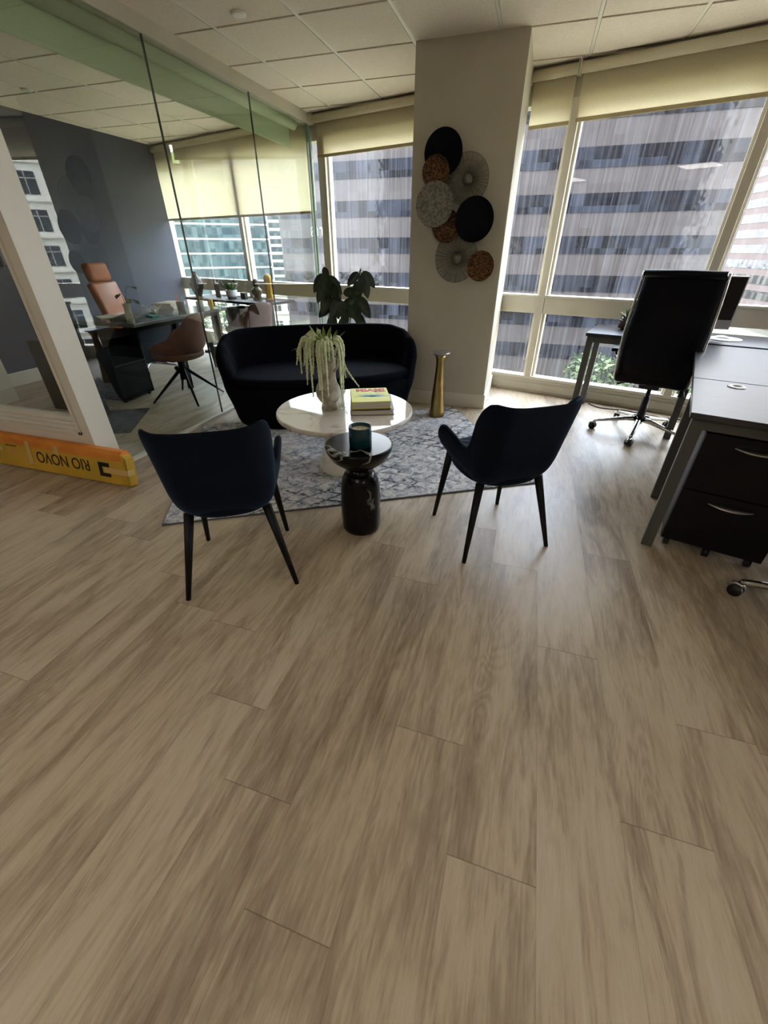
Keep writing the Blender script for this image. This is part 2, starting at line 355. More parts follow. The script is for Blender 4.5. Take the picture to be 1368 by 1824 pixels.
M['ink'] = mat('brown_black_ink', S(46, 22, 14), 0.7)
M['pinkink'] = mat('faded_pink_ink', S(216, 150, 104), 0.7)
M['dark'] = mat('dark_hollow', S(18, 16, 14), 0.9)
M['tan'] = noisy(mat('tan_leather', S(176, 104, 68), 0.42), S(158, 90, 56), 8)
M['brown'] = noisy(mat('brown_upholstery', S(112, 74, 64), 0.6), S(98, 64, 56), 10)
M['discblack'] = mat('matt_navy_enamel', S(8, 9, 20), 0.7, spec=0.15)
M['discsilver'] = noisy(mat('hammered_silver', S(150, 148, 138), 0.5, 0.3), S(104, 102, 94), 60, 3, 0.4, 0.62, bump=0.9, bscale=90)
M['discbronze'] = noisy(mat('pierced_bronze', S(124, 84, 46), 0.5, 0.4), S(52, 36, 22), 75, 2, 0.44, 0.56, bump=0.9, bscale=90)
M['wire'] = mat('pewter_wire', S(140, 136, 124), 0.4, 0.7)
M['screen'] = mat('dark_screen', S(8, 8, 12), 0.12, spec=0.5)
M['lightgrey'] = mat('light_grey_plastic', S(200, 200, 200), 0.4)
M['plantgreen'] = noisy(mat('succulent_green', S(92, 118, 58), 0.5), S(58, 84, 40), 20)
M['potbrown'] = mat('bronze_glazed_pot', S(62, 46, 40), 0.3, 0.3)
M['whitecord'] = mat('white_cord', S(210, 205, 190), 0.5)
M['darkrug'] = noisy(mat('charcoal_rug', S(62, 64, 72), 0.95), S(36, 38, 46), 12, 6, bump=0.5)
M['clearglass'] = pane_glass('clear_dish_glass', (0.93, 0.95, 0.95), 2.2)

# ================================================================== mesh helpers
def link(name, bm, material, parent=None, smooth=False, loc=(0, 0, 0), rot=(0, 0, 0)):
    me = bpy.data.meshes.new(name)
    bmesh.ops.recalc_face_normals(bm, faces=bm.faces[:])
    if smooth:
        for f in bm.faces: f.smooth = True
    bm.to_mesh(me); bm.free()
    for mm in (material if isinstance(material, (list, tuple)) else [material]): me.materials.append(mm)
    o = bpy.data.objects.new(name, me); COL.objects.link(o)
    o.location = loc; o.rotation_euler = rot
    if parent is not None: o.parent = parent
    return o
def empty(name, label=None, cat=None, loc=(0, 0, 0), rz=0.0, group=None, kind=None):
    o = bpy.data.objects.new(name, None); COL.objects.link(o); o.empty_display_size = 0.1
    o.location = loc; o.rotation_euler = (0, 0, rz); tag(o, label, cat, group, kind); return o
def tag(o, label=None, cat=None, group=None, kind=None):
    if label: o['label'] = label
    if cat: o['category'] = cat
    if group: o['group'] = group
    if kind: o['kind'] = kind
    return o
def struct(o): o['kind'] = 'structure'; return o
def NB(): return bmesh.new()
def box(bm, x0, x1, y0, y1, z0, z1, bev=0.0, mtx=None, mi=0, seg=2):
    r = bmesh.ops.create_cube(bm, size=1.0); vs = r['verts']
    for v in vs:
        v.co = Vector(((x0 + x1) / 2 + v.co.x * (x1 - x0), (y0 + y1) / 2 + v.co.y * (y1 - y0), (z0 + z1) / 2 + v.co.z * (z1 - z0)))
    fs = list({f for v in vs for f in v.link_faces})
    for f in fs: f.material_index = mi
    if bev:
        es = list({e for v in vs for e in v.link_edges})
        rr = bmesh.ops.bevel(bm, geom=es, offset=bev, segments=seg, affect='EDGES', profile=0.5)
        vs = list({v for f in rr['faces'] for v in f.verts} | {v for v in vs if v.is_valid})
        for f in rr['faces']: f.material_index = mi
    if mtx is not None:
        for v in vs: v.co = mtx @ v.co
    return vs
def lathe(bm, prof, seg=40, c=(0, 0), mi=0, ridges=0, amp=0.0, cap=True):
    rings = []
    for r, z in prof:
        ring = []
        for i in range(seg):
            a = 2 * PI * i / seg
            rr = max(r, 1e-4) * (1 + (amp * math.cos(ridges * a) if ridges else 0))
            ring.append(bm.verts.new((c[0] + rr * math.cos(a), c[1] + rr * math.sin(a), z)))
        rings.append(ring)
    for a, b in zip(rings, rings[1:]):
        for i in range(seg):
            f = bm.faces.new((a[i], a[(i + 1) % seg], b[(i + 1) % seg], b[i])); f.material_index = mi
    if cap:
        f = bm.faces.new(rings[0][::-1]); f.material_index = mi
        f = bm.faces.new(rings[-1]); f.material_index = mi
    return rings
def tube(bm, pts, rad, n=8, mi=0, flat=1.0):
    pts = [Vector(p) for p in pts]; k = len(pts)
    rs = rad if isinstance(rad, (list, tuple)) else [rad] * k
    rings = []; prev = None
    for i, p in enumerate(pts):
        d = (pts[min(i + 1, k - 1)] - pts[max(i - 1, 0)])
        if d.length < 1e-9: d = Vector((0, 0, 1))
        d.normalize()
        if prev is None:
            up = Vector((0, 0, 1)) if abs(d.z) < 0.95 else Vector((1, 0, 0))
            x = d.cross(up).normalized()
        else:
            x = (prev - d * prev.dot(d)).normalized()
        prev = x; y = d.cross(x)
        rings.append([bm.verts.new(p + (x * math.cos(2 * PI * j / n) + y * math.sin(2 * PI * j / n) * flat) * rs[i]) for j in range(n)])
    for a, b in zip(rings, rings[1:]):
        for j in range(n):
            f = bm.faces.new((a[j], a[(j + 1) % n], b[(j + 1) % n], b[j])); f.material_index = mi
    f = bm.faces.new(rings[0][::-1]); f.material_index = mi
    f = bm.faces.new(rings[-1]); f.material_index = mi
def smooth_path(pts, n=6):
    P = [Vector(p) for p in pts]; out = []
    for i in range(len(P) - 1):
        p0 = P[max(i - 1, 0)]; p1 = P[i]; p2 = P[i + 1]; p3 = P[min(i + 2, len(P) - 1)]
        for k in range(n):
            t = k / n
            out.append(0.5 * ((2 * p1) + (p2 - p0) * t + (2 * p0 - 5 * p1 + 4 * p2 - p3) * t * t + (3 * p1 - p0 - 3 * p2 + p3) * t ** 3))
    out.append(P[-1]); return out
def interp(tab, x):
    if x <= tab[0][0]: return tab[0][1]
    for (a, va), (b, vb) in zip(tab, tab[1:]):
        if x <= b:
            t = (x - a) / (b - a); t = t * t * (3 - 2 * t)
            return va + (vb - va) * t
    return tab[-1][1]
def lin(tab, x):
    if x <= tab[0][0]: return tab[0][1]
    for (a, va), (b, vb) in zip(tab, tab[1:]):
        if x <= b: return va + (vb - va) * (x - a) / (b - a)
    return tab[-1][1]
def leaf(bm, base, d, L, W, bend=0.15, up=Vector((0, 0, 1)), n=7, mi=0, point=1.0, thick=0.0012):
    d = Vector(d).normalized(); s = d.cross(up)
    if s.length < 1e-3: s = Vector((1, 0, 0))
    s.normalize(); nn = s.cross(d).normalized(); base = Vector(base)
    for side in (1, -1):
        rows = []
        for i in range(n + 1):
            t = i / n; w = W * 0.5 * (math.sin(PI * t ** point) ** 0.75 if 0 < t < 1 else 0.02)
            c = base + d * (L * t) + Vector((0, 0, -1)) * (bend * L * t * t) + nn * side * thick
            rows.append((bm.verts.new(c + s * w + nn * w * 0.25), bm.verts.new(c), bm.verts.new(c - s * w + nn * w * 0.25)))
        for a, b in zip(rows, rows[1:]):
            for k in (0, 1):
                f = bm.faces.new((a[k], a[k + 1], b[k + 1], b[k])); f.material_index = mi
def copy_tree(o, parent=None):
    c = o.copy(); COL.objects.link(c)
    if parent is not None: c.parent = parent
    for ch in [x for x in bpy.data.objects if x.parent == o]: copy_tree(ch, c)
    return c
def text(bm_name, s, size, depth, material, parent, mtx, bold=0.0, sx=1.0):
    cu = bpy.data.curves.new(bm_name, 'FONT'); cu.body = s; cu.size = size; cu.extrude = depth; cu.offset = bold
    cu.align_x = 'CENTER'; cu.align_y = 'CENTER'
    o = bpy.data.objects.new(bm_name, cu); COL.objects.link(o)
    dg = bpy.context.evaluated_depsgraph_get(); dg.update()
    me = bpy.data.meshes.new_from_object(o.evaluated_get(dg))
    bpy.data.objects.remove(o); bpy.data.curves.remove(cu)
    me.transform(Matrix.Diagonal((sx, 1, 1, 1))); me.transform(mtx)
    me.materials.clear(); me.materials.append(material)
    t = bpy.data.objects.new(bm_name, me); COL.objects.link(t)
    if parent: t.parent = parent
    return t
def T(x, y, z): return Matrix.Translation((x, y, z))
def RX(a): return Matrix.Rotation(a, 4, 'X')
def RY(a): return Matrix.Rotation(a, 4, 'Y')
def RZ(a): return Matrix.Rotation(a, 4, 'Z')

# ================================================================== room shell
XL, XR, YB = -5.35, 7.2, -4.2
def vline(x, off=0.0): return (VW + off - x * SA) / CA
bm = NB()   # floor slab up to the facade
for z in (-0.12, 0.0):
    bm.faces.new([bm.verts.new(p) for p in ((XL - 0.1, YB, z), (XR + 0.1, YB, z), (XR + 0.1, vline(XR + 0.1, 0.16), z), (XL - 0.1, vline(XL - 0.1, 0.16), z))])
bm.verts.ensure_lookup_table()
for i in range(4):
    j = (i + 1) % 4; bm.faces.new((bm.verts[i], bm.verts[j], bm.verts[4 + j], bm.verts[4 + i]))
struct(link('floor', bm, M['floor']))

bm = NB()   # ceiling: backing slab plus tegular tiles below the grid
vs = []
for z in (CEIL + 0.012, CEIL + 0.14):
    vs.append([bm.verts.new(p) for p in ((XL - 0.1, YB, z), (XR + 0.1, YB, z), (XR + 0.1, vline(XR + 0.1, 0.16), z), (XL - 0.1, vline(XL - 0.1, 0.16), z))])
for q in vs:
    f = bm.faces.new(q); f.material_index = 1
for i in range(4):
    j = (i + 1) % 4; f = bm.faces.new((vs[0][i], vs[0][j], vs[1][j], vs[1][i])); f.material_index = 1
PX, PY, X0, Y0 = 0.593, 0.603, -1.06, 4.03
for i in range(-8, 15):
    for j in range(-14, 4):
        x0 = X0 + i * PX + 0.013; x1 = x0 + PX - 0.026
        y0 = Y0 + j * PY + 0.013; y1 = y0 + PY - 0.026
        if x0 > XR - 0.1 or x1 < XL or y1 < YB: continue
        x0 = max(x0, XL); ya, yb = min(y1, vline(x0, -0.03)), min(y1, vline(x1, -0.03))
        if ya - y0 < 0.02 and yb - y0 < 0.02: continue
        if yb - y0 < 0.01: yb = y0 + 0.01
        lo = [bm.verts.new(p) for p in ((x0, y0, CEIL), (x1, y0, CEIL), (x1, yb, CEIL), (x0, ya, CEIL))]
        hi = [bm.verts.new(v.co + Vector((0, 0, 0.0118))) for v in lo]
        bm.faces.new(lo)
        for a in range(4):
            c = (a + 1) % 4; bm.faces.new((lo[a], lo[c], hi[c], hi[a]))
struct(link('ceiling', bm, [M['tile'], M['plenum']]))
bm = NB()   # T-bar grid
for i in range(-7, 14):
    x = X0 + i * PX
    if x < XL or x > XR: continue
    box(bm, x - 0.0105, x + 0.0105, YB, vline(x, -0.03), CEIL + 0.003, CEIL + 0.0119)
for j in range(-13, 4):
    y = Y0 + j * PY
    xe = min(XR, (VW - 0.03 - y * CA) / SA)
    if xe > XL + 0.2: box(bm, XL, xe, y - 0.007, y + 0.007, CEIL + 0.006, CEIL + 0.0118)
struct(link('trim_1', bm, M['rail']))

# back and side walls (behind the camera and far left/right)
bm = NB(); box(bm, XL - 0.1, XR + 0.1, YB - 0.1, YB, 0, CEIL); struct(link('wall_back', bm, M['wallback']))
bm = NB(); box(bm, XR, XR + 0.1, YB, vline(XR, -0.01), 0, CEIL); struct(link('wall_right', bm, M['wallback']))
bm = NB(); box(bm, XL - 0.12, XL, 1.9, vline(XL, -0.01), 0, CEIL); struct(link('wall_left', bm, M['navy']))
bm = NB(); box(bm, XL - 0.12, XL, YB, 1.9, 0, CEIL); struct(link('wall_hallway', bm, M['wallback']))
bm = NB(); box(bm, XL, XL + 0.014, 2.0, vline(XL, -0.02), 0, 0.14, 0.003); struct(link('baseboard_left', bm, M['white']))

# partition wall with the white framed sidelight, end post at x=-2.56
YA, YC, XP = 1.82, 1.975, -2.555
OX0, OX1, OZ0, OZ1 = -3.95, -2.69, 0.345, 2.32
bm = NB()
box(bm, OX1 + 0.06, XP, YA, YC, 0, CEIL); box(bm, XL, OX0 - 0.06, YA, YC, 0, CEIL)
box(bm, OX0 - 0.06, OX1 + 0.06, YA, YC, 0, OZ0 - 0.06); box(bm, OX0 - 0.06, OX1 + 0.06, YA, YC, OZ1 + 0.06, CEIL)
struct(link('wall_partition', bm, M['white']))
fr = empty('window_5', kind='structure')
bm = NB()   # stepped moulding frame
for k, (w, y0, y1) in enumerate(((0.062, YA - 0.012, YC + 0.012), (0.040, YA + 0.012, YC - 0.012), (0.022, YA + 0.034, YC - 0.034), (0.0, YA + 0.05, YC - 0.05))):
    a = 0.062 - w
    x0, x1, z0, z1 = OX0 - 0.062 + a, OX1 + 0.062 - a, OZ0 - 0.062 + a, OZ1 + 0.062 - a
    s = 0.022 if k < 3 else 0.03
    box(bm, x0, x0 + s, y0, y1, z0, z1, 0.002); box(bm, x1 - s, x1, y0, y1, z0, z1, 0.002)
    box(bm, x0, x1, y0, y1, z0, z0 + s, 0.002); box(bm, x0, x1, y0, y1, z1 - s, z1, 0.002)
link('window_frame', bm, M['white'], fr)
bm = NB(); box(bm, OX0 + 0.02, OX1 - 0.02, YA + 0.07, YA + 0.08, OZ0 + 0.02, OZ1 - 0.02); link('pane', bm, M['winglass_clear'] if 'winglass_clear' in M else M['clearglass'], fr)
bm = NB(); box(bm, XL + 0.01, OX0 + 0.5 - 1.0, YA - 0.014, YA, 0, 0.12, 0.003); struct(link('baseboard_partition', bm, M['white']))

# glass partition: three frameless panes
GX = -2.572; GT = 2.427
YS = (YC, 3.117, 4.292, 5.395)
for i in range(3):
    g = empty('window_%d' % (6 + i), kind='structure')
    bm = NB(); box(bm, GX - 0.006, GX + 0.006, YS[i] + 0.004, YS[i + 1] - 0.004, 0.012, GT); link('pane', bm, M['glass'], g)
    bm = NB(); box(bm, GX - 0.0062, GX + 0.0062, YS[i + 1] - 0.0035, YS[i + 1] + (0.0035 if i < 2 else -0.001), 0.012, GT)
    link('glass_joint', bm, M['glassedge'] if i < 2 else M['greenedge'], g)
bm = NB(); box(bm, GX - 0.022, GX + 0.022, YC, 5.40, 0, 0.02, 0.002); struct(link('trim_2', bm, M['white']))
bm = NB(); box(bm, GX - 0.075, GX + 0.02, YC, vline(GX, -0.09), GT, CEIL, 0.003); struct(link('trim_3', bm, M['wall']))
bm = NB(); box(bm, GX - 0.03, GX + 0.015, 5.405, 5.43, 0.02, GT, 0.002); struct(link('trim_4', bm, M['greenedge']))

# column with the wall art
CX0, CX1, CY = -1.043, -0.277, 4.010
bm = NB()
q = [(CX0, CY), (CX1, CY), (CX1, vline(CX1, 0.0)), (CX0, vline(CX0, 0.0))]
lo = [bm.verts.new((x, y, 0)) for x, y in q]; hi = [bm.verts.new((x, y, CEIL)) for x, y in q]
bm.faces.new(lo[::-1]); bm.faces.new(hi)
for a in range(4): bm.faces.new((lo[a], lo[(a + 1) % 4], hi[(a + 1) % 4], hi[a]))
bmesh.ops.bevel(bm, geom=[e for e in bm.edges if abs(e.verts[0].co.z - e.verts[1].co.z) > 1], offset=0.006, segments=2, affect='EDGES')
struct(link('wall_column', bm, M['wall']))
bm = NB(); box(bm, CX0 - 0.012, CX1 + 0.012, CY - 0.012, CY, 0, 0.132, 0.003); box(bm, CX1, CX1 + 0.012, CY, vline(CX1, -0.02), 0, 0.132, 0.003)
box(bm, CX0 - 0.012, CX0, CY, vline(CX0, -0.02), 0, 0.132, 0.003)
struct(link('baseboard_column', bm, M['white']))

# facade, built in the u/v frame
F = empty('wall_facade', kind='structure', rz=-A)
UL = -6.97
U1 = 6.2
bm = NB()
box(bm, UL - 0.4, U1, VW, VW + 0.16, 0, 0.135, 0.004); box(bm, UL - 0.4, U1, VW - 0.014, VW + 0.02, 0.03, 0.10, 0.004)
link('sill_wall', bm, M['wall'], F)
bm = NB(); box(bm, UL - 0.4, U1, VW + 0.03, VW + 0.16, 2.30, CEIL + 0.10); link('header', bm, M['wall'], F)
bm = NB(); box(bm, UL - 0.4, U1, VW + 0.012, VW + 0.11, 0.765, 0.905, 0.004); box(bm, UL - 0.4, U1, VW + 0.0, VW + 0.12, 0.905, 0.925, 0.003)
link('mid_rail', bm, M['frame'], F)
bm = NB(); box(bm, UL - 0.4, U1, VW + 0.006, VW + 0.12, 0.135, 0.163, 0.003); link('bottom_rail', bm, M['white'], F)
MULL = [-6.93, -5.26, -3.80, -2.48, -1.165, 0.122, 1.42, 2.72, 4.02, 5.32]
wid = {-3.80: 0.052}
for u in MULL:
    w = wid.get(u, 0.033)
    bm = NB(); box(bm, u - w, u + w, VW + 0.002, VW + 0.13, 0.163, 2.31, 0.004); box(bm, u - w - 0.022, u - w, VW + 0.04, VW + 0.10, 0.163, 2.31, 0.003)
    box(bm, u + w, u + w + 0.022, VW + 0.04, VW + 0.10, 0.163, 2.31, 0.003)
    link('mullion', bm, M['frame'], F)
for i, (a, b) in enumerate(zip(MULL, MULL[1:])):
    g = empty('window_%d' % (20 + i), kind='structure', rz=-A)
    bm = NB(); box(bm, a + 0.03, b - 0.03, VW + 0.068, VW + 0.074, 0.15, 0.775); link('pane', bm, M['winglass'], g)
    bm = NB(); box(bm, a + 0.03, b - 0.03, VW + 0.068, VW + 0.074, 0.91, 2.31); link('pane', bm, M['winglass'], g)

# ================================================================== roller blinds
def blind(u0, u1, zb, label, v=VW - 0.035, z=CEIL - 0.05, r=0.034):
    t = empty('roller_blind', label, 'blind', (*UV((u0 + u1) / 2, v), zb), -A, 'roller blinds along the windows')
    h = (u1 - u0) / 2
    bm = NB(); tube(bm, [(-h, 0, z - zb), (h, 0, z - zb)], r, 20); link('roller', bm, M['blindroll'], t, True)
    bm = NB(); box(bm, -h + 0.015, h - 0.015, r - 0.004, r - 0.0025, 0.012, z - zb); link('fabric', bm, M['blind'], t)
    bm = NB(); box(bm, -h + 0.015, h - 0.015, r - 0.010, r + 0.004, 0.0, 0.026, 0.003); link('hem_bar', bm, M['hem'], t)
    for s_ in (-1, 1):
        bm = NB(); box(bm, s_ * (h + 0.002) - 0.002, s_ * (h + 0.002) + 0.002, -0.04, 0.030, z - zb - 0.045, z - zb + 0.048, 0.001); link('bracket', bm, M['rail'], t)
    return t
uc0, uc1 = (CX0 * CA - vline(CX0) * SA), (CX1 * CA - vline(CX1) * SA)
blind(-3.86, uc0 - 0.012, 2.145, 'cream roller blind half lowered left of the column, behind the rubber plant')
blind(uc1 + 0.012, -1.185, 2.145, 'narrow cream roller blind beside the right side of the column')
blind(-1.165, 1.42, 2.155, 'wide cream roller blind above the desks at right')
blind(1.44, 3.95, 2.155, 'cream roller blind beyond the wide one, out past the desks')
blind(-6.95, -3.90, 1.655, 'long cream roller blind lowered in the glass-walled office')
# blind cord loop beside the first mullion
bm = NB()
pts = [(-0.012, 0, 1.75), (-0.012, 0, 0.02)] + [(-0.012 * math.cos(a), 0, 0.02 - 0.014 * math.sin(a)) for a in (0.5, 1.0, 1.57, 2.1, 2.7)] + [(0.012, 0, 0.02), (0.012, 0, 1.75)]
tube(bm, pts, 0.0022, 6)
o = link('blind_cord', bm, M['whitecord'], None, True, (*UV(-1.215, VW - 0.03), 0.33), (0, 0, -A))
tag(o, 'thin white cord loop hanging from the narrow blind in front of the window frame', 'cord')
# shade on the office side, its colour carrying the green tint of the glass
t = empty('roller_blind', 'roller shade coloured with the green tint of the glass, mounted along the top of the glass partition, office side', 'blind', (-2.66, 3.65, 2.22))
bm = NB(); tube(bm, [(0, -1.62, 0.175), (0, 1.60, 0.175)], 0.043, 20); link('roller', bm, M['shade'], t, True)
bm = NB(); box(bm, -0.043, -0.041, -1.58, 1.57, 0.0, 0.175); box(bm, -0.049, -0.035, -1.58, 1.57, -0.012, 0.012, 0.003); link('fabric', bm, M['shade'], t)

# ceiling smoke detector
t = empty('smoke_detector', 'small round white detector on the ceiling tile', 'smoke detector', (-1.975, 3.30, CEIL - 0.0))
bm = NB(); lathe(bm, [(0.030, -0.012), (0.043, -0.010), (0.047, -0.003), (0.047, 0.0)], 32); link('cover', bm, M['rail'], t, True)
t = empty('smoke_detector', 'small round ceiling detector above the navy office', 'smoke detector', (-4.62, 3.95, CEIL))
bm = NB(); lathe(bm, [(0.030, -0.012), (0.043, -0.010), (0.047, -0.003), (0.047, 0.0)], 32); link('cover', bm, M['rail'], t, True)

# unseen fill light panels, added behind the camera to brighten the room
def fill_panel(x, y, label, s):
    t = empty('fill_light_panel', label, 'fill light', (x, y, CEIL - 0.012))
    bm = NB(); box(bm, -0.30, 0.30, -0.30, 0.30, 0.0, 0.0115); link('housing', bm, M['rail'], t)
    bm = NB(); box(bm, -0.27, 0.27, -0.27, 0.27, -0.004, 0.001); link('diffuser', bm, emit('fill_glow', (1.0, 0.94, 0.86), s), t)
    return t
FILL = 6.0
fill_panel(X0 + 0.5 * PX, Y0 - 8.5 * PY, 'added square fill light panel, out of view behind the photographer, nearest the middle', FILL)
fill_panel(X0 - 3.5 * PX, Y0 - 8.5 * PY, 'added square fill light panel, out of view behind the photographer at left', FILL)
fill_panel(X0 + 5.5 * PX, Y0 - 8.5 * PY, 'added square fill light panel, out of view behind the photographer at right', FILL)

# ================================================================== rug
RA = R(30); RO = (-1.751, 1.440); E1 = Vector((math.cos(RA), math.sin(RA))); E2 = Vector((-math.sin(RA), math.cos(RA)))
def RG(a, b): return (RO[0] + E1.x * a + E2.x * b, RO[1] + E1.y * a + E2.y * b)
t = empty('area_rug', 'blue grey distressed rug with a dark diamond trellis under the coffee table', 'rug', (*RG(1.15, 0.79), 0), RA)
bm = NB(); box(bm, -1.148, 1.148, -0.79, 0.79, 0.0015, 0.011, 0.004)
link('pile', bm, M['rug'], t)
bm = NB()
for s in ((-1.152, -1.14, -0.795, 0.795), (1.14, 1.152, -0.795, 0.795), (-1.152, 1.152, -0.795, -0.784), (-1.152, 1.152, 0.784, 0.795)):
    box(bm, s[0], s[1], s[2], s[3], 0.0, 0.0085, 0.002)
link('binding', bm, mat('grey_rug_binding', S(84, 88, 96), 0.9), t)
RUG = 0.011

# ================================================================== dining chairs
def chair_shell():
    """plan curve followed by arc length s: straight back, rounded corner, low arm"""
    bm = NB()
    top = [(0, 0.782), (0.08, 0.783), (0.15, 0.792), (0.185, 0.796), (0.208, 0.787), (0.228, 0.758), (0.244, 0.705), (0.259, 0.635), (0.276, 0.580), (0.300, 0.548), (0.34, 0.545), (0.42, 0.572), (0.49, 0.588), (0.525, 0.580), (0.548, 0.552), (0.560, 0.515), (0.564, 0.49)]
    bot = [(0, 0.375), (0.25, 0.378), (0.42, 0.405), (0.564, 0.440)]
    def plan(s_):
        s_ = abs(s_)
        if s_ < 0.115: return (s_, -0.205 + 0.10 * s_ * s_, 0.0, -1.0)
        if s_ < 0.249:
            q = (s_ - 0.115) / 0.0853; return (0.115 + 0.0853 * math.sin(q), -0.204 + 0.0853 * (1 - math.cos(q)), math.sin(q), -math.cos(q))
        d = s_ - 0.249; return (0.2003 + 0.032 * math.sin(d * 5), -0.1187 + d, 1.0, -0.05)
    ss = [i * 0.02 for i in range(9)] + [0.18 + i * 0.007 for i in range(18)] + [0.31 + i * 0.02 for i in range(11)] + [0.525, 0.538, 0.549, 0.557, 0.562, 0.564]
    ss = [-x for x in ss[:0:-1]] + ss
    nt = 14; O, I = [], []
    for s_ in ss:
        px, py, nx, ny = plan(s_); h = lin(top, abs(s_)); z0 = lin(bot, abs(s_)); ro, ri = [], []
        sg = 1 if s_ >= 0 else -1
        bk = 1.0 if abs(s_) < 0.115 else max(0.0, -ny) ** 0.5
        for k in range(nt + 1):
            t = k / nt; z = z0 + (h - z0) * t; zz = max(z - 0.40, 0)
            x, y = px * (1 + 0.36 * zz), py - 0.25 * zz * bk
            f = interp([(z0 - 0.001, 0.80), (z0 + 0.025, 0.91), (z0 + 0.07, 0.98), (z0 + 0.12, 1.0)], z)
            x *= f; y *= (f if py < 0 else 1.0)
            th = (0.040 - 0.010 * t) * (0.5 if k == nt else 1.0)
            o_ = 0.006 if k == nt else 0.0
            ro.append(bm.verts.new((sg * (x - nx * o_), y - ny * o_, z))); ri.append(bm.verts.new((sg * (x - nx * (o_ + th)), y - ny * (o_ + th), z)))
        O.append(ro); I.append(ri)
    for i in range(len(ss) - 1):
        for k in range(nt):
            bm.faces.new((O[i][k], O[i + 1][k], O[i + 1][k + 1], O[i][k + 1])); bm.faces.new((I[i][k], I[i][k + 1], I[i + 1][k + 1], I[i + 1][k]))
        bm.faces.new((O[i][nt], O[i + 1][nt], I[i + 1][nt], I[i][nt])); bm.faces.new((O[i][0], I[i][0], I[i + 1][0], O[i + 1][0]))
    for i in (0, len(ss) - 1):
        for k in range(nt): bm.faces.new((O[i][k], O[i][k + 1], I[i][k + 1], I[i][k]))
    return bm
def superpad(bm, a, b, z0, z1, c=(0, 0), n=48, exp=0.72, crown=0.012, quilt=0.0, rb=0.02):
    """rounded cushion with optional diamond quilting on its top"""
    rings = []
    prof = [(0.90, z0), (0.975, z0 + rb * 0.4), (1.0, z0 + rb), (1.0, z1 - rb), (0.985, z1 - rb * 0.35), (0.95, z1)]
    for s, z in prof:
        ring = []
        for i in range(n):
            t = 2 * PI * i / n; x = a * s * math.copysign(abs(math.cos(t)) ** exp, math.cos(t)); y = b * s * math.copysign(abs(math.sin(t)) ** exp, math.sin(t))
            ring.append(bm.verts.new((c[0] + x, c[1] + y, z)))
        rings.append(ring)
    K = 14
    for j in range(1, K + 1):
        s = 0.95 * (1 - j / (K + 0.5)); ring = []
        for i in range(n):
            t = 2 * PI * i / n; x = a * s * math.copysign(abs(math.cos(t)) ** exp, math.cos(t)); y = b * s * math.copysign(abs(math.sin(t)) ** exp, math.sin(t))
            z = z1 + crown * (1 - s * s)
            if quilt: z += quilt * (abs(math.sin((x + y) * PI / 0.062)) * abs(math.sin((x - y) * PI / 0.062))) ** 0.5
            ring.append(bm.verts.new((c[0] + x, c[1] + y, z)))
        rings.append(ring)
    for r0, r1 in zip(rings, rings[1:]):
        for i in range(n): bm.faces.new((r0[i], r0[(i + 1) % n], r1[(i + 1) % n], r1[i]))
    bm.faces.new(rings[0][::-1]); bm.faces.new(rings[-1])
def make_dining_chair(label):
    t = empty('dining_chair', label, 'chair', group='navy velvet dining chairs')
    o = link('backrest', chair_shell(), M['velvet'], t, True)
    md = o.modifiers.new('round', 'SUBSURF'); md.levels = 1; md.render_levels = 1
    bm = NB(); superpad(bm, 0.190, 0.215, 0.374, 0.462, (0, 0.020), 80, 0.75, 0.014, 0.006); link('seat', bm, M['velvet'], t, True)
    for (bx, by, tx, ty) in ((0.235, -0.222, 0.155, -0.140), (-0.235, -0.222, -0.155, -0.140), (0.205, 0.224, 0.165, 0.165), (-0.205, 0.224, -0.165, 0.165)):
        bm = NB(); tube(bm, [(tx, ty, 0.385 if ty < 0 else 0.43), (bx, by, 0.0)], [0.0205, 0.0105], 16); link('leg', bm, M['blackmetal'], t, True)
    return t
ch = make_dining_chair('navy velvet dining chair at left, seen from behind, beside the cardboard box')
ch.location = (-1.13, 1.313, 0.0); ch.rotation_euler.z = math.atan2(0.385, -0.227) - PI / 2
c2 = copy_tree(ch)
c2.location = (-0.036, 1.939, 0.0); c2.rotation_euler.z = math.atan2(0.3755, -0.2585) - PI / 2
c2['label'] = 'navy velvet dining chair right of the black side table, quilted seat showing'

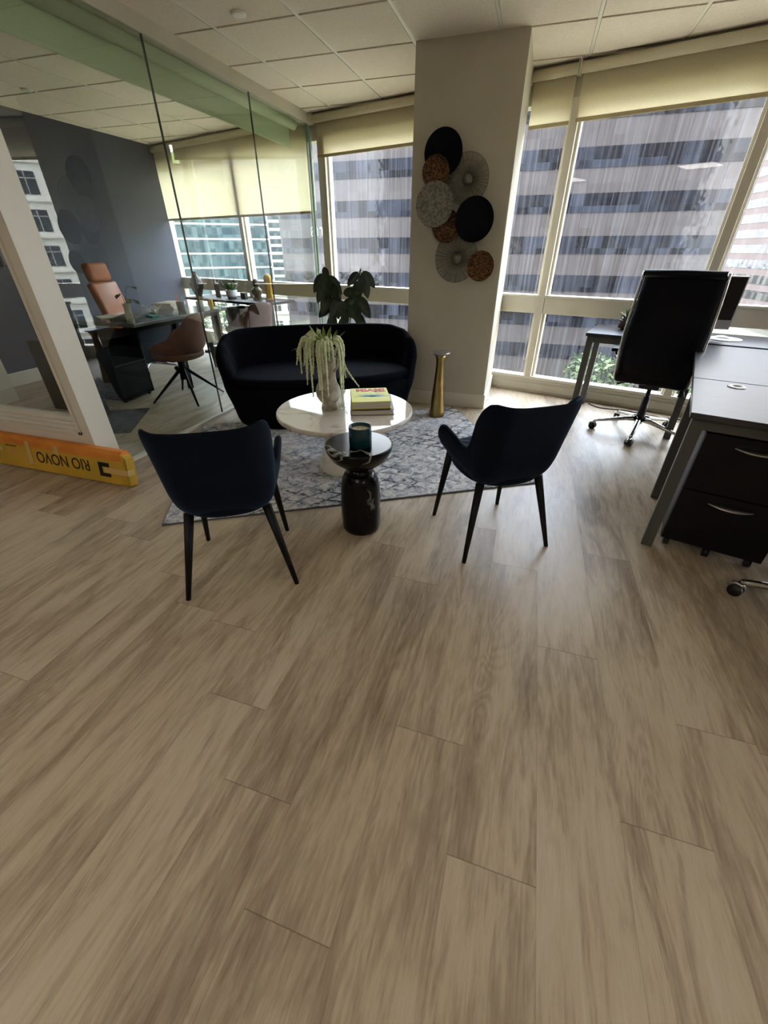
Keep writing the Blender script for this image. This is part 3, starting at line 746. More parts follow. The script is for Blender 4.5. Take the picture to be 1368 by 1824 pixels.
# ================================================================== sofa (curved loveseat)
def sofa():
    t = empty('curved_sofa', 'dark navy curved two seat sofa with rounded back behind the coffee table', 'sofa', (*RG(1.06, 1.66), 0.0), RA)
    Wd, Dp = 0.865, 0.46
    def plan(a, s=1.0, ex=0.80):
        return (Wd * s * math.copysign(abs(math.sin(a)) ** ex, math.sin(a)), Dp * s * math.copysign(abs(math.cos(a)) ** ex, math.cos(a)))
    # base body
    bm = NB(); n = 72; rings = []
    for s, z in ((0.80, 0.012), (0.865, 0.02), (0.885, 0.06), (0.915, 0.18), (0.945, 0.30), (0.955, 0.345), (0.94, 0.365), (0.5, 0.37)):
        rings.append([bm.verts.new((*plan(2 * PI * i / n, s), z)) for i in range(n)])
    for r0, r1 in zip(rings, rings[1:]):
        for i in range(n): bm.faces.new((r0[i], r0[(i + 1) % n], r1[(i + 1) % n], r1[i]))
    bm.faces.new(rings[0]); bm.faces.new(rings[-1])
    link('base', bm, M['sofavelvet'], t, True)
    # seat cushion
    bm = NB(); superpad(bm, 0.76, 0.37, 0.366, 0.435, (0, -0.095), 72, 0.8, 0.012, 0, 0.028); link('seat', bm, M['sofavelvet'], t, True)
    # wrapped back and arms
    bm = NB(); nphi, nt = 61, 10; O, I = [], []
    top = [(0, 0.722), (50, 0.722), (70, 0.70), (88, 0.655), (102, 0.585), (113, 0.50), (121, 0.43), (124, 0.40)]
    for i in range(nphi):
        ph = -124 + 248 * i / (nphi - 1); a = R(ph); h = interp(top, abs(ph)); ro, ri = [], []
        for k in range(nt + 1):
            tt = k / nt; z = 0.10 + (h - 0.10) * tt
            s = interp([(0.10, 0.90), (0.35, 0.965), (0.60, 1.0), (0.75, 0.985)], z)
            x, y = plan(a, s); nr = Vector((x / Wd ** 2, y / Dp ** 2, 0)).normalized()
            th = 0.135 if k < nt - 2 else (0.125 if k == nt - 2 else (0.105 if k == nt - 1 else 0.05))
            ofs = 0 if k < nt - 1 else (0.010 if k == nt - 1 else 0.04)
            ro.append(bm.verts.new((x - nr.x * ofs, y - nr.y * ofs, z))); ri.append(bm.verts.new((x - nr.x * (ofs + th), y - nr.y * (ofs + th), z)))
        O.append(ro); I.append(ri)
    for i in range(nphi - 1):
        for k in range(nt):
            bm.faces.new((O[i][k], O[i + 1][k], O[i + 1][k + 1], O[i][k + 1])); bm.faces.new((I[i][k], I[i][k + 1], I[i + 1][k + 1], I[i + 1][k]))
        bm.faces.new((O[i][nt], O[i + 1][nt], I[i + 1][nt], I[i][nt])); bm.faces.new((O[i][0], I[i][0], I[i + 1][0], O[i + 1][0]))
    for i in (0, nphi - 1):
        for k in range(nt): bm.faces.new((O[i][k], O[i][k + 1], I[i][k + 1], I[i][k]))
    o = link('backrest', bm, M['sofavelvet'], t, True); md = o.modifiers.new('round', 'SUBSURF'); md.levels = 1; md.render_levels = 1
    return t
sofa()

# ================================================================== coffee table and what stands on it
t = empty('coffee_table', 'round white marble coffee table with a cone pedestal', 'table', (-1.045, 2.445, RUG))
bm = NB(); lathe(bm, [(0.0, 0.372), (0.36, 0.372), (0.432, 0.376), (0.441, 0.384), (0.443, 0.396), (0.441, 0.406), (0.436, 0.409), (0.30, 0.409), (0.0, 0.409)], 96, cap=False); o = link('tabletop', bm, M['whitemarble'], t)
for f in o.data.polygons: f.use_smooth = abs(f.normal.z) < 0.9
bm = NB(); lathe(bm, [(0.190, 0.0), (0.195, 0.006), (0.190, 0.02), (0.165, 0.11), (0.130, 0.25), (0.108, 0.37), (0.115, 0.3745)], 56); link('pedestal', bm, M['conemarble'], t, True)
TT = RUG + 0.409

def tall_vase():
    t = empty('stone_vase', 'tall rough stone vase holding trailing flowers on the coffee table', 'vase', (-1.138, 2.409, TT))
    bm = NB()
    prof = [(0.0, 0.0), (0.050, 0.0), (0.052, 0.004), (0.047, 0.03), (0.044, 0.042), (0.060, 0.060), (0.076, 0.085), (0.080, 0.115), (0.074, 0.145), (0.060, 0.170), (0.054, 0.20), (0.055, 0.25), (0.060, 0.31), (0.068, 0.355), (0.071, 0.370), (0.066, 0.374), (0.060, 0.365), (0.052, 0.30), (0.046, 0.22), (0.0, 0.20)]
    lathe(bm, prof, 48, cap=False, ridges=6, amp=0.014); link('body', bm, M['ceramic'], t, True)
    bm = NB(); tube(bm, [(0.0545, -0.02, 0.335), (0.080, -0.025, 0.338), (0.092, -0.025, 0.31), (0.080, -0.022, 0.27), (0.054, -0.018, 0.245)], 0.008, 8); link('handle', bm, M['ceramic'], t, True)
    return t
tall_vase()
def amaranth():
    t = empty('flower_arrangement', 'trailing pale green amaranth with grass blades spilling out of the stone vase', 'flowers', (-1.138, 2.409, TT + 0.36))
    rnd = random.Random(3)
    right = Vector((math.cos(R(17.6)), math.sin(R(17.6)), 0)); fwd = Vector((math.sin(R(17.6)) * -1, math.cos(R(17.6)), 0))
    # (sideways reach, towards window, drop, rise)
    sp = [(-0.150, 0.01, 0.16, 0.07), (-0.138, -0.03, 0.20, 0.075), (-0.125, 0.03, 0.18, 0.085), (-0.115, -0.01, 0.24, 0.075), (-0.100, -0.05, 0.26, 0.075), (-0.09, 0.02, 0.22, 0.09),
          (-0.080, -0.06, 0.33, 0.07), (-0.066, -0.04, 0.21, 0.085), (-0.150, -0.04, 0.13, 0.06), (-0.035, -0.085, 0.27, 0.06), (-0.022, -0.095, 0.36, 0.055), (-0.005, -0.09, 0.18, 0.07),
          (0.012, -0.095, 0.30, 0.06), (0.028, -0.07, 0.12, 0.08), (0.050, -0.07, 0.11, 0.06), (0.088, -0.03, 0.25, 0.065), (0.098, -0.05, 0.30, 0.065), (0.108, -0.02, 0.28, 0.07),
          (0.098, 0.02, 0.24, 0.075), (-0.11, 0.06, 0.15, 0.095), (0.03, 0.07, 0.10, 0.08), (-0.05, 0.08, 0.12, 0.10), (0.085, -0.06, 0.36, 0.05)]
    for idx, (sx, sy, dr, ri) in enumerate(sp):
        q = right * sx + fwd * sy
        end = q * (1.08 + rnd.uniform(-0.05, 0.1))
        if idx == 17: end = q + right * 0.09
        pts = smooth_path([(q.x * 0.10, q.y * 0.10, -0.05), (q.x * 0.45, q.y * 0.45, ri * 0.75), (q.x * 0.85, q.y * 0.85, ri), (q.x * 1.04, q.y * 1.04, ri - 0.05),
                           (q.x * 1.07, q.y * 1.07, ri - dr * 0.55), (end.x, end.y, ri - dr)], 9)
        bm = NB(); n = len(pts); rs = [0.0022 if i < n * 0.3 else 0.0075 * (1 - ((i / n - 0.3) / 0.72) ** 2.4) + 0.001 for i in range(n)]
        tube(bm, pts, rs, 6)
        for i in range(int(n * 0.28), n):
            for _ in range(5):
                p = pts[i]; nx = pts[min(i + 1, n - 1)]; p = p.lerp(nx, rnd.random())
                d = Vector((rnd.gauss(0, 1), rnd.gauss(0, 1), rnd.gauss(0, 1))).normalized()
                r = bmesh.ops.create_icosphere(bm, subdivisions=1, radius=rnd.uniform(0.0026, 0.0042))
                for v in r['verts']: v.co += p + d * rs[i] * 1.05
        link('flower_strand', bm, M['petal'], t)
    for ang, L, el in ((170, 0.17, 18), (150, 0.14, 60), (120, 0.13, 55), (100, 0.12, 70), (75, 0.11, 62), (50, 0.12, 75), (30, 0.11, 58), (15, 0.13, 48), (200, 0.12, 50), (240, 0.10, 60), (300, 0.10, 62), (345, 0.12, 65), (80, 0.13, 50)):
        a = R(ang + 17.6); bm = NB()
        leaf(bm, (0.02 * math.cos(a), 0.02 * math.sin(a), 0.0), (math.cos(a) * math.cos(R(el)), math.sin(a) * math.cos(R(el)), math.sin(R(el))), L * 1.25, 0.027, 0.35 if L > 0.15 else 0.10, point=0.8)
        link('grass_blade', bm, M['grass'], t, True)
    for ang, sx in ((0, 1),):
        bm = NB(); box(bm, -0.03, 0.03, -0.03, 0.03, -0.16, 0.02, 0.01); lathe(bm, [(0.02, -0.14), (0.03, 0.03), (0.05, 0.06), (0.03, 0.075)], 12)
        link('foliage_core', bm, M['grass'], t, True)
    return t
amaranth()

BR = R(21)
t = empty('hardback_book', 'thick dark covered hardback lying under the yellow book', 'book', (-0.885, 2.525, TT), BR, 'hardback books on the coffee table')
bm = NB(); box(bm, -0.135, 0.135, -0.165, 0.165, 0, 0.003, 0.001); box(bm, -0.135, 0.135, -0.165, 0.165, 0.031, 0.034, 0.001); box(bm, -0.138, -0.134, -0.165, 0.165, 0, 0.034, 0.001); link('cover', bm, M['greycover'], t)
bm = NB(); box(bm, -0.1395, -0.138, -0.150, 0.150, 0.002, 0.032); link('spine', bm, M['jacket'], t)
bm = NB(); box(bm, -0.133, 0.128, -0.160, 0.160, 0.003, 0.031); link('pages', bm, M['pages'], t)
t = empty('hardback_book', 'bright yellow hardback titled in red, on top of the dark book', 'book', (-0.897, 2.530, TT + 0.034), BR + R(3), 'hardback books on the coffee table')
bm = NB(); box(bm, -0.122, 0.122, -0.150, 0.150, 0, 0.003, 0.001); box(bm, -0.122, 0.122, -0.150, 0.150, 0.043, 0.046, 0.001); box(bm, -0.125, -0.120, -0.150, 0.150, 0, 0.046, 0.0015)
cv = link('cover', bm, M['yellow'], t)
bm = NB(); box(bm, -0.119, 0.116, -0.145, 0.145, 0.003, 0.043); link('pages', bm, M['pages'], t)
text('title', 'MIAMI', 0.062, 0.0006, M['red'], cv, T(0.008, 0.098, 0.0466) @ Matrix.Diagonal((1, 1.25, 1, 1)), 0.0035, 1.15)
text('subtitle', 'BEACH', 0.020, 0.0005, M['red'], cv, T(0.070, 0.060, 0.0466), 0.0008, 1.2)
bm = NB()
for k in range(13):
    a = R(4 + 172 * k / 12); L = 0.115 if k % 2 == 0 else 0.085; L *= (0.85 if 4 <= k <= 8 else 1.0)
    d = Vector((math.cos(a), math.sin(a) * 0.85, 0)); s = Vector((-d.y, d.x, 0)) * 0.0055; c = Vector((0.010, -0.045, 0.0464))
    v = [bm.verts.new(p) for p in (c + s * 0.5, c + d * L * 0.35 + s, c + d * L, c + d * L * 0.35 - s, c - s * 0.5)]
    f = bm.faces.new(v); r = bmesh.ops.extrude_face_region(bm, geom=[f])
    for g in r['geom']:
        if isinstance(g, bmesh.types.BMVert): g.co.z += 0.0004
link('agave_print', bm, M['cyan'], cv)
bm = NB(); lathe(bm, [(0.0, 0.0), (0.016, 0.0), (0.018, 0.003), (0.026, 0.016), (0.030, 0.034), (0.0288, 0.034), (0.0245, 0.017), (0.015, 0.006), (0.0, 0.005)], 40, cap=False)
tag(link('glass_dish', bm, M['clearglass'], None, True, (-1.052, 2.428, TT)), 'small clear glass dish on the white table between vase and books', 'dish')

# ================================================================== black marble side table with candle
t = empty('side_table', 'black marble hourglass side table between the two dining chairs', 'table', (-0.69, 1.765, 0))
bm = NB(); lathe(bm, [(0.0, 0.372), (0.055, 0.374), (0.10, 0.392), (0.140, 0.425), (0.162, 0.465), (0.167, 0.486), (0.1655, 0.493), (0.16, 0.496), (0.0, 0.496)], 72, cap=False)
o = link('bowl_top', bm, M['blackmarble'], t)
for f in o.data.polygons: f.use_smooth = abs(f.normal.z) < 0.95
bm = NB(); lathe(bm, [(0.072, 0.338), (0.060, 0.352), (0.058, 0.372)], 48); link('neck', bm, M['blackmarble'], t, True)
bm = NB(); lathe(bm, [(0.088, 0.0), (0.098, 0.008), (0.103, 0.03), (0.105, 0.10), (0.104, 0.20), (0.100, 0.27), (0.092, 0.31), (0.078, 0.335), (0.066, 0.345), (0.0, 0.345)], 56); link('body', bm, M['blackmarble'], t, True)
t = empty('candle', 'cream candle in a dark teal jar on the black side table', 'candle', (-0.672, 1.742, 0.496))
bm = NB(); lathe(bm, [(0.0, 0.0), (0.051, 0.0), (0.0545, 0.004), (0.0545, 0.097), (0.0535, 0.100), (0.0505, 0.099), (0.0495, 0.05), (0.0, 0.05)], 48, cap=False); link('jar', bm, M['teal'], t, True)
bm = NB(); lathe(bm, [(0.0493, 0.05), (0.0493, 0.081), (0.042, 0.082), (0.0, 0.080)], 40); link('wax', bm, M['wax'], t, True)
for x, y in ((0.012, 0), (-0.012, 0.004)):
    bm = NB(); tube(bm, [(x, y, 0.081), (x + 0.001, y, 0.091)], 0.0009, 6); link('wick', bm, M['ink'], t)

# gold pedestal by the column
t = empty('pedestal_stand', 'slim flared brass pedestal stand with round plate top, beside the sofa', 'stand', (-0.655, 3.655, RUG))
bm = NB(); lathe(bm, [(0.070, 0.0), (0.072, 0.004), (0.068, 0.04), (0.052, 0.20), (0.038, 0.36), (0.031, 0.46), (0.034, 0.50), (0.050, 0.530), (0.0, 0.530)], 48); link('stem', bm, M['gold'], t, True)
bm = NB(); lathe(bm, [(0.0, 0.528), (0.050, 0.530), (0.080, 0.546), (0.083, 0.551), (0.080, 0.554), (0.0, 0.552)], 48, cap=False); link('plate', bm, M['silver'], t, True)

# ================================================================== rubber plant behind sofa
def rubber_plant():
    t = empty('rubber_plant', 'dark leaved rubber plant in a pot behind the sofa at the window', 'plant', (-1.93, 4.62, 0))
    bm = NB(); lathe(bm, [(0.0, 0.0), (0.11, 0.0), (0.15, 0.30), (0.155, 0.31), (0.14, 0.31), (0.135, 0.27), (0.0, 0.27)], 40, cap=False); link('pot', bm, M['pot'], t, True)
    bm = NB(); lathe(bm, [(0.0, 0.26), (0.136, 0.262), (0.136, 0.275), (0.0, 0.285)], 32, cap=False); link('soil', bm, M['soil'], t, True)
    rt = Vector((0.953, 0.302, 0)); fw = Vector((-0.302, 0.953, 0))
    def W(a, b, z): return rt * a + fw * b + Vector((0, 0, z))
    stems = [[W(-0.02, 0, 0.27), W(-0.08, 0, 0.6), W(-0.12, 0, 0.85), W(-0.17, 0, 1.12)], [W(0.02, 0, 0.27), W(0.06, 0.02, 0.6), W(0.13, 0.02, 0.88), W(0.20, 0, 1.13)], [W(0, -0.02, 0.27), W(-0.02, -0.04, 0.55), W(-0.02, -0.03, 0.9)]]
    for s in stems:
        bm = NB(); tube(bm, smooth_path(s, 6), 0.007, 8); link('stem', bm, M['stem'], t, True)
    # leaves: start (a,b,z), direction (a,b,z), length
    L = [((-0.17, 0, 1.11), (0.05, -0.3, -0.6), 0.22), ((-0.17, 0, 1.11), (-0.55, -0.1, -0.75), 0.20), ((-0.165, 0, 1.09), (0.6, 0.0, -0.7), 0.21), ((-0.15, 0, 1.03), (-0.5, -0.2, -0.8), 0.21), ((-0.15, 0, 1.02), (0.5, -0.5, -0.65), 0.20),
         ((-0.13, 0, 0.93), (-0.4, -0.3, -0.85), 0.22), ((-0.12, 0, 0.90), (0.3, -0.3, -0.9), 0.22), ((-0.10, 0, 0.83), (-0.6, 0, -0.5), 0.20), ((-0.11, 0, 0.80), (0.7, -0.1, -0.4), 0.20), ((-0.09, 0, 0.72), (-0.3, -0.5, -0.7), 0.20),
         ((-0.19, 0, 1.17), (0.2, -0.35, -0.55), 0.14),
         ((0.20, 0, 1.12), (-0.6, -0.05, -0.55), 0.17), ((0.20, 0, 1.13), (0.55, -0.05, -0.6), 0.19), ((0.20, 0, 1.12), (0.3, -0.2, -1.0), 0.23), ((0.18, 0, 1.05), (-0.15, -0.5, -0.9), 0.23), ((0.14, 0.02, 0.90), (0.55, -0.1, -0.8), 0.24),
         ((0.13, 0.02, 0.88), (-0.55, -0.1, -0.6), 0.22), ((0.12, 0.02, 0.84), (0.15, -0.4, -0.8), 0.22), ((0.08, 0.02, 0.74), (0.6, -0.1, -0.6), 0.21), ((0.07, 0.02, 0.70), (-0.5, -0.4, -0.5), 0.20),
         ((-0.02, -0.03, 0.90), (-0.4, -0.2, -0.7), 0.22), ((-0.02, -0.03, 0.90), (0.6, -0.2, 0.1), 0.20), ((-0.02, -0.03, 0.86), (0.2, -0.5, -0.7), 0.22), ((-0.02, -0.03, 0.80), (0.7, 0.0, -0.45), 0.22)]
    for p, d, ln in L:
        bm = NB(); b = W(*p); dd = rt * d[0] + fw * d[1] + Vector((0, 0, d[2])); dd.normalize()
        tube(bm, [b, b + dd * 0.035], 0.0025, 6)
        leaf(bm, b + dd * 0.03, dd, ln, ln * 0.50, 0.10, up=-fw + Vector((0.1, 0, 0.2)), n=9, point=0.85)
        link('leaf', bm, M['rubber'], t, True)
rubber_plant()

# ================================================================== wall sculpture of discs
def wall_discs():
    t = empty('wall_disc_sculpture', 'cluster of overlapping metal discs in navy, silver and bronze hung on the column', 'wall art', (-0.63, CY, 1.53))
    def disc(x, z, r, y, kind, lab, tilt=0.0):
        c = (x + 0.63, z - 1.53); bm = NB(); rr = r / 0.148
        if kind == 'plain' or kind == 'hammer' or kind == 'bronze':
            prof = [(0.0, 0.0), (r * 0.55, 0.001), (r * 0.8, 0.006), (r * 0.97, 0.019), (r, 0.023), (r * 0.985, 0.025), (r * 0.95, 0.021), (r * 0.78, 0.009), (r * 0.5, 0.004), (0.0, 0.003)]
            lathe(bm, prof, 64, cap=False)
            mm = M['discblack'] if kind == 'plain' else (M['discsilver'] if kind == 'hammer' else M['discbronze'])
            if kind != 'plain':
                rnd = random.Random(int(r * 1000))
                for k in range(90):
                    a = rnd.uniform(0, 2 * PI); q = r * math.sqrt(rnd.uniform(0.1, 0.98)); q2 = min(r * 0.99, q + r * 0.07); zz = lin([(0, 0.004), (r * 0.78, 0.010), (r, 0.025)], q)
                    tube(bm, [(q * math.cos(a), q * math.sin(a), zz), (q2 * math.cos(a), q2 * math.sin(a), zz + 0.004)], 0.0012, 4)
        else:                                # open ray disc: hub, many radial wires, rim
            rnd = random.Random(11); mm = M['wire']
            n = 90
            for k in range(n):
                a = 2 * PI * k / n + rnd.uniform(-0.02, 0.02); r0 = r * rnd.uniform(0.10, 0.22)
                tube(bm, [(r0 * math.cos(a), r0 * math.sin(a), 0.004), (r * 0.6 * math.cos(a + 0.015), r * 0.6 * math.sin(a + 0.015), 0.008), (r * 0.985 * math.cos(a), r * 0.985 * math.sin(a), 0.018)], [0.0016, 0.0019, 0.0024], 4)
            lathe(bm, [(0.0, 0.001), (r * 0.20, 0.002), (r * 0.24, 0.006), (0.0, 0.006)], 40, cap=False)
            ring = [(r * math.cos(2 * PI * k / 72), r * math.sin(2 * PI * k / 72), 0.018) for k in range(73)]
            tube(bm, ring, 0.0028, 6)
            for q in (0.45, 0.72):
                tube(bm, [(r * q * math.cos(2 * PI * k / 60), r * q * math.sin(2 * PI * k / 60), 0.008 + 0.01 * (q - 0.45) * 2) for k in range(61)], 0.0014, 4)
        m = T(c[0], -y, c[1]) @ RX(PI / 2)
        for v in bm.verts: v.co = m @ v.co
        o = link('disc', bm, mm, t, True); o['label'] = lab
        bm = NB(); tube(bm, [(c[0], 0.0, c[1]), (c[0], -y - 0.001, c[1])], 0.006, 8); link('standoff', bm, M['wire'], t, True)
    disc(-0.795, 1.905, 0.143, 0.030, 'plain', 'large navy black disc, upper')
    disc(-0.605, 1.745, 0.160, 0.012, 'rays', 'open silver ray disc, upper right')
    disc(-0.838, 1.790, 0.104, 0.058, 'bronze', 'pierced bronze disc, upper left')
    disc(-0.829, 1.590, 0.146, 0.085, 'hammer', 'hammered silver disc, centre left')
    disc(-0.735, 1.455, 0.113, 0.040, 'bronze', 'pierced bronze disc, half hidden in the centre')
    disc(-0.515, 1.492, 0.148, 0.070, 'plain', 'large navy black disc, lower right')
    disc(-0.640, 1.240, 0.176, 0.012, 'rays', 'open silver ray disc, bottom')
    disc(-0.432, 1.184, 0.108, 0.050, 'bronze', 'small bronze disc, bottom right')
wall_discs()

# ================================================================== cardboard box
def parcel():
    t = empty('cardboard_box', 'long battered orange and yellow cardboard box lying by the white post', 'box', (-2.838, 1.755, 0.006), 0); t.rotation_euler.x = R(-9)
    L, D, Hh = 0.582, 0.036, 0.222
    bm = NB(); box(bm, -L, L, -D, D - 0.004, 0.0, Hh - 0.02, 0.004)
    for v in bm.verts:
        if v.co.x > L - 0.02 and v.co.z > Hh - 0.04: v.co.x -= 0.014
    bd = link('carton', bm, M['box'], t)
    bm = NB()     # orange lid folded over the top edge
    q = [(-D - 0.001, Hh - 0.06), (-D - 0.003, Hh - 0.022), (-D + 0.018, Hh), (D - 0.010, Hh + 0.002), (D - 0.003, Hh - 0.02), (D - 0.006, Hh - 0.024), (-D + 0.004, Hh - 0.028), (-D + 0.002, Hh - 0.06)]
    a = [bm.verts.new((-L + 0.004, y, z)) for y, z in q]; b = [bm.verts.new((L - 0.03, y, z)) for y, z in q]
    bm.faces.new(a[::-1]); bm.faces.new(b)
    for i in range(len(q)): bm.faces.new((a[i], a[(i + 1) % len(q)], b[(i + 1) % len(q)], b[i]))
    link('lid_flap', bm, M['boxorange'], t)
    bm = NB(); box(bm, L - 0.001, L + 0.004, -D + 0.004, D - 0.008, 0.0, Hh - 0.035, 0.001); link('end_flap', bm, M['box'], t)
    for q_ in ((-0.265, -0.225, -D - 0.0045, -D - 0.0032, 0.045, Hh - 0.022), (-0.005, 0.035, -D - 0.0045, -D - 0.0032, Hh - 0.08, Hh - 0.022), (0.40, L + 0.003, -D - 0.003, -D - 0.0005, 0.072, 0.108), (L + 0.004, L + 0.0052, -D, D - 0.02, 0.072, 0.108), (-L, -0.50, -D - 0.003, -D - 0.001, 0.105, 0.14)):
        bm = NB(); box(bm, *q_); link('parcel_tape', bm, M['tape'], t)
    bm = NB()
    box(bm, 0.355, 0.385, -D - 0.0015, -D - 0.0003, 0.045, 0.140); box(bm, 0.375, 0.445, -D - 0.0015, -D - 0.0003, 0.112, 0.140); box(bm, 0.375, 0.445, -D - 0.0015, -D - 0.0003, 0.045, 0.070)
    link('hand_hole', bm, M['dark'], t)
    bm = NB(); box(bm, -0.46, -0.36, -D - 0.0015, -D - 0.0003, 0.148, 0.154); link('slot', bm, M['dark'], t)
    text('lettering', 'RIO NOVO', 0.108, 0.0006, M['ink'], bd, T(0.045, -D - 0.0008, 0.105) @ RX(PI / 2) @ RZ(PI), 0.0006, 0.88)
    text('faded_print', '100%', 0.050, 0.0005, M['pinkink'], bd, T(-0.40, -D - 0.0008, 0.110) @ RX(PI / 2) @ RZ(PI), 0.001, 0.9)
    return t
parcel()

# ================================================================== workstations (u/v frame)
def desk(u0, u1, v0, v1, z, label, legs, thick=0.026, group=None, apron=True):
    t = empty('office_desk', label, 'desk', (*UV((u0 + u1) / 2, (v0 + v1) / 2), 0), -A, group)
    a, b = (u1 - u0) / 2, (v1 - v0) / 2
    bm = NB(); box(bm, -a, a, -b, b, z - thick, z, 0.002); link('tabletop', bm, M['deskwood'], t)
    bm = NB()
    if apron:
        zz = z - thick - 0.004
        for s in (-1, 1): box(bm, -a + 0.02, a - 0.02, s * (b - 0.045) - 0.02, s * (b - 0.045) + 0.02, zz - 0.045, zz, 0.002)
        for s in (-1, 1): box(bm, s * (a - 0.045) - 0.02, s * (a - 0.045) + 0.02, -b + 0.03, b - 0.03, zz - 0.045, zz, 0.002)
        box(bm, -a + 0.1, a - 0.1, -0.02, 0.02, zz - 0.01, z - thick, 0.0)
        link('frame', bm, M['deskmetal'], t)
    for (lu, lv) in legs:
        bm = NB(); box(bm, lu - 0.025, lu + 0.025, lv - 0.025, lv + 0.025, 0.0, z - thick - 0.004, 0.003); link('leg', bm, M['deskmetal'], t)
    return t, a, b
DZ = 0.712
d1, a1, b1 = desk(0.165, 1.765, 2.155, 2.83, DZ, 'near dark desk top with a cable grommet, over the drawer pedestal', [(-0.76, -0.285), (-0.76, 0.29), (0.76, -0.285), (0.76, 0.29)], group='dark office desks by the right windows')
bm = NB(); lathe(bm, [(0.0, -0.001), (0.040, 0.0), (0.040, 0.003), (0.036, 0.005), (0.018, 0.005), (0.018, 0.0005), (0.0, 0.0005)], 36, c=(-0.615, 0.235), cap=False)
for v in bm.verts: v.co.z += DZ
g = link('grommet', bm, M['lightgrey'], d1, True)
desk(0.165, 1.765, 2.84, 3.975, DZ, 'far dark desk carrying the screen, joined behind the near desk', [(-0.76, 0.50), (0.76, 0.50)], group='dark office desks by the right windows')
desk(-0.60, 1.765, 3.98, 4.535, DZ + 0.008, 'dark return desk along the window with the pineapple pot on its end', [(-1.145, -0.235), (-1.145, 0.235), (1.12, 0.235)], group='dark office desks by the right windows')

def drawer_pedestal():
    t = empty('drawer_pedestal', 'black two drawer pedestal on castors under the near desk', 'cabinet', (*UV(0.455, 2.47), 0), -A)
    bm = NB(); box(bm, -0.205, 0.205, -0.245, 0.27, 0.058, 0.625, 0.003); link('body', bm, M['cabinet'], t)
    for z0, z1 in ((0.062, 0.345), (0.350, 0.622)):
        bm = NB(); box(bm, -0.203, 0.203, -0.266, -0.246, z0, z1, 0.002); d = link('drawer', bm, M['cabinet'], t)
        bm = NB(); zc = z1 - 0.045; rows = []
        for i in range(15):
            s = -1 + 2 * i / 14; x = s * 0.085; dep = 0.026 * (1 - s * s); dz = 0.018 * (1 - s * s)
            rows.append([bm.verts.new(p) for p in ((x, -0.266, zc + 0.004), (x, -0.267 - dep, zc - dz * 0.3), (x, -0.267 - dep, zc - dz * 0.3 - 0.003), (x, -0.266, zc - dz - 0.002))])
        for p, q in zip(rows, rows[1:]):
            for k in range(4): bm.faces.new((p[k], p[(k + 1) % 4], q[(k + 1) % 4], q[k]))
        bm.faces.new(rows[0]); bm.faces.new(rows[-1])
        link('handle', bm, M['silver'], d, True)
    for x, y in ((-0.17, -0.21), (0.17, -0.21), (-0.17, 0.23), (0.17, 0.23), (0.0, -0.225)):
        bm = NB(); tube(bm, [(x - 0.012, y, 0.025), (x + 0.012, y, 0.025)], 0.025, 16); box(bm, x - 0.008, x + 0.008, y - 0.012, y + 0.012, 0.035, 0.06); link('castor', bm, M['blackplastic'], t, True)
drawer_pedestal()

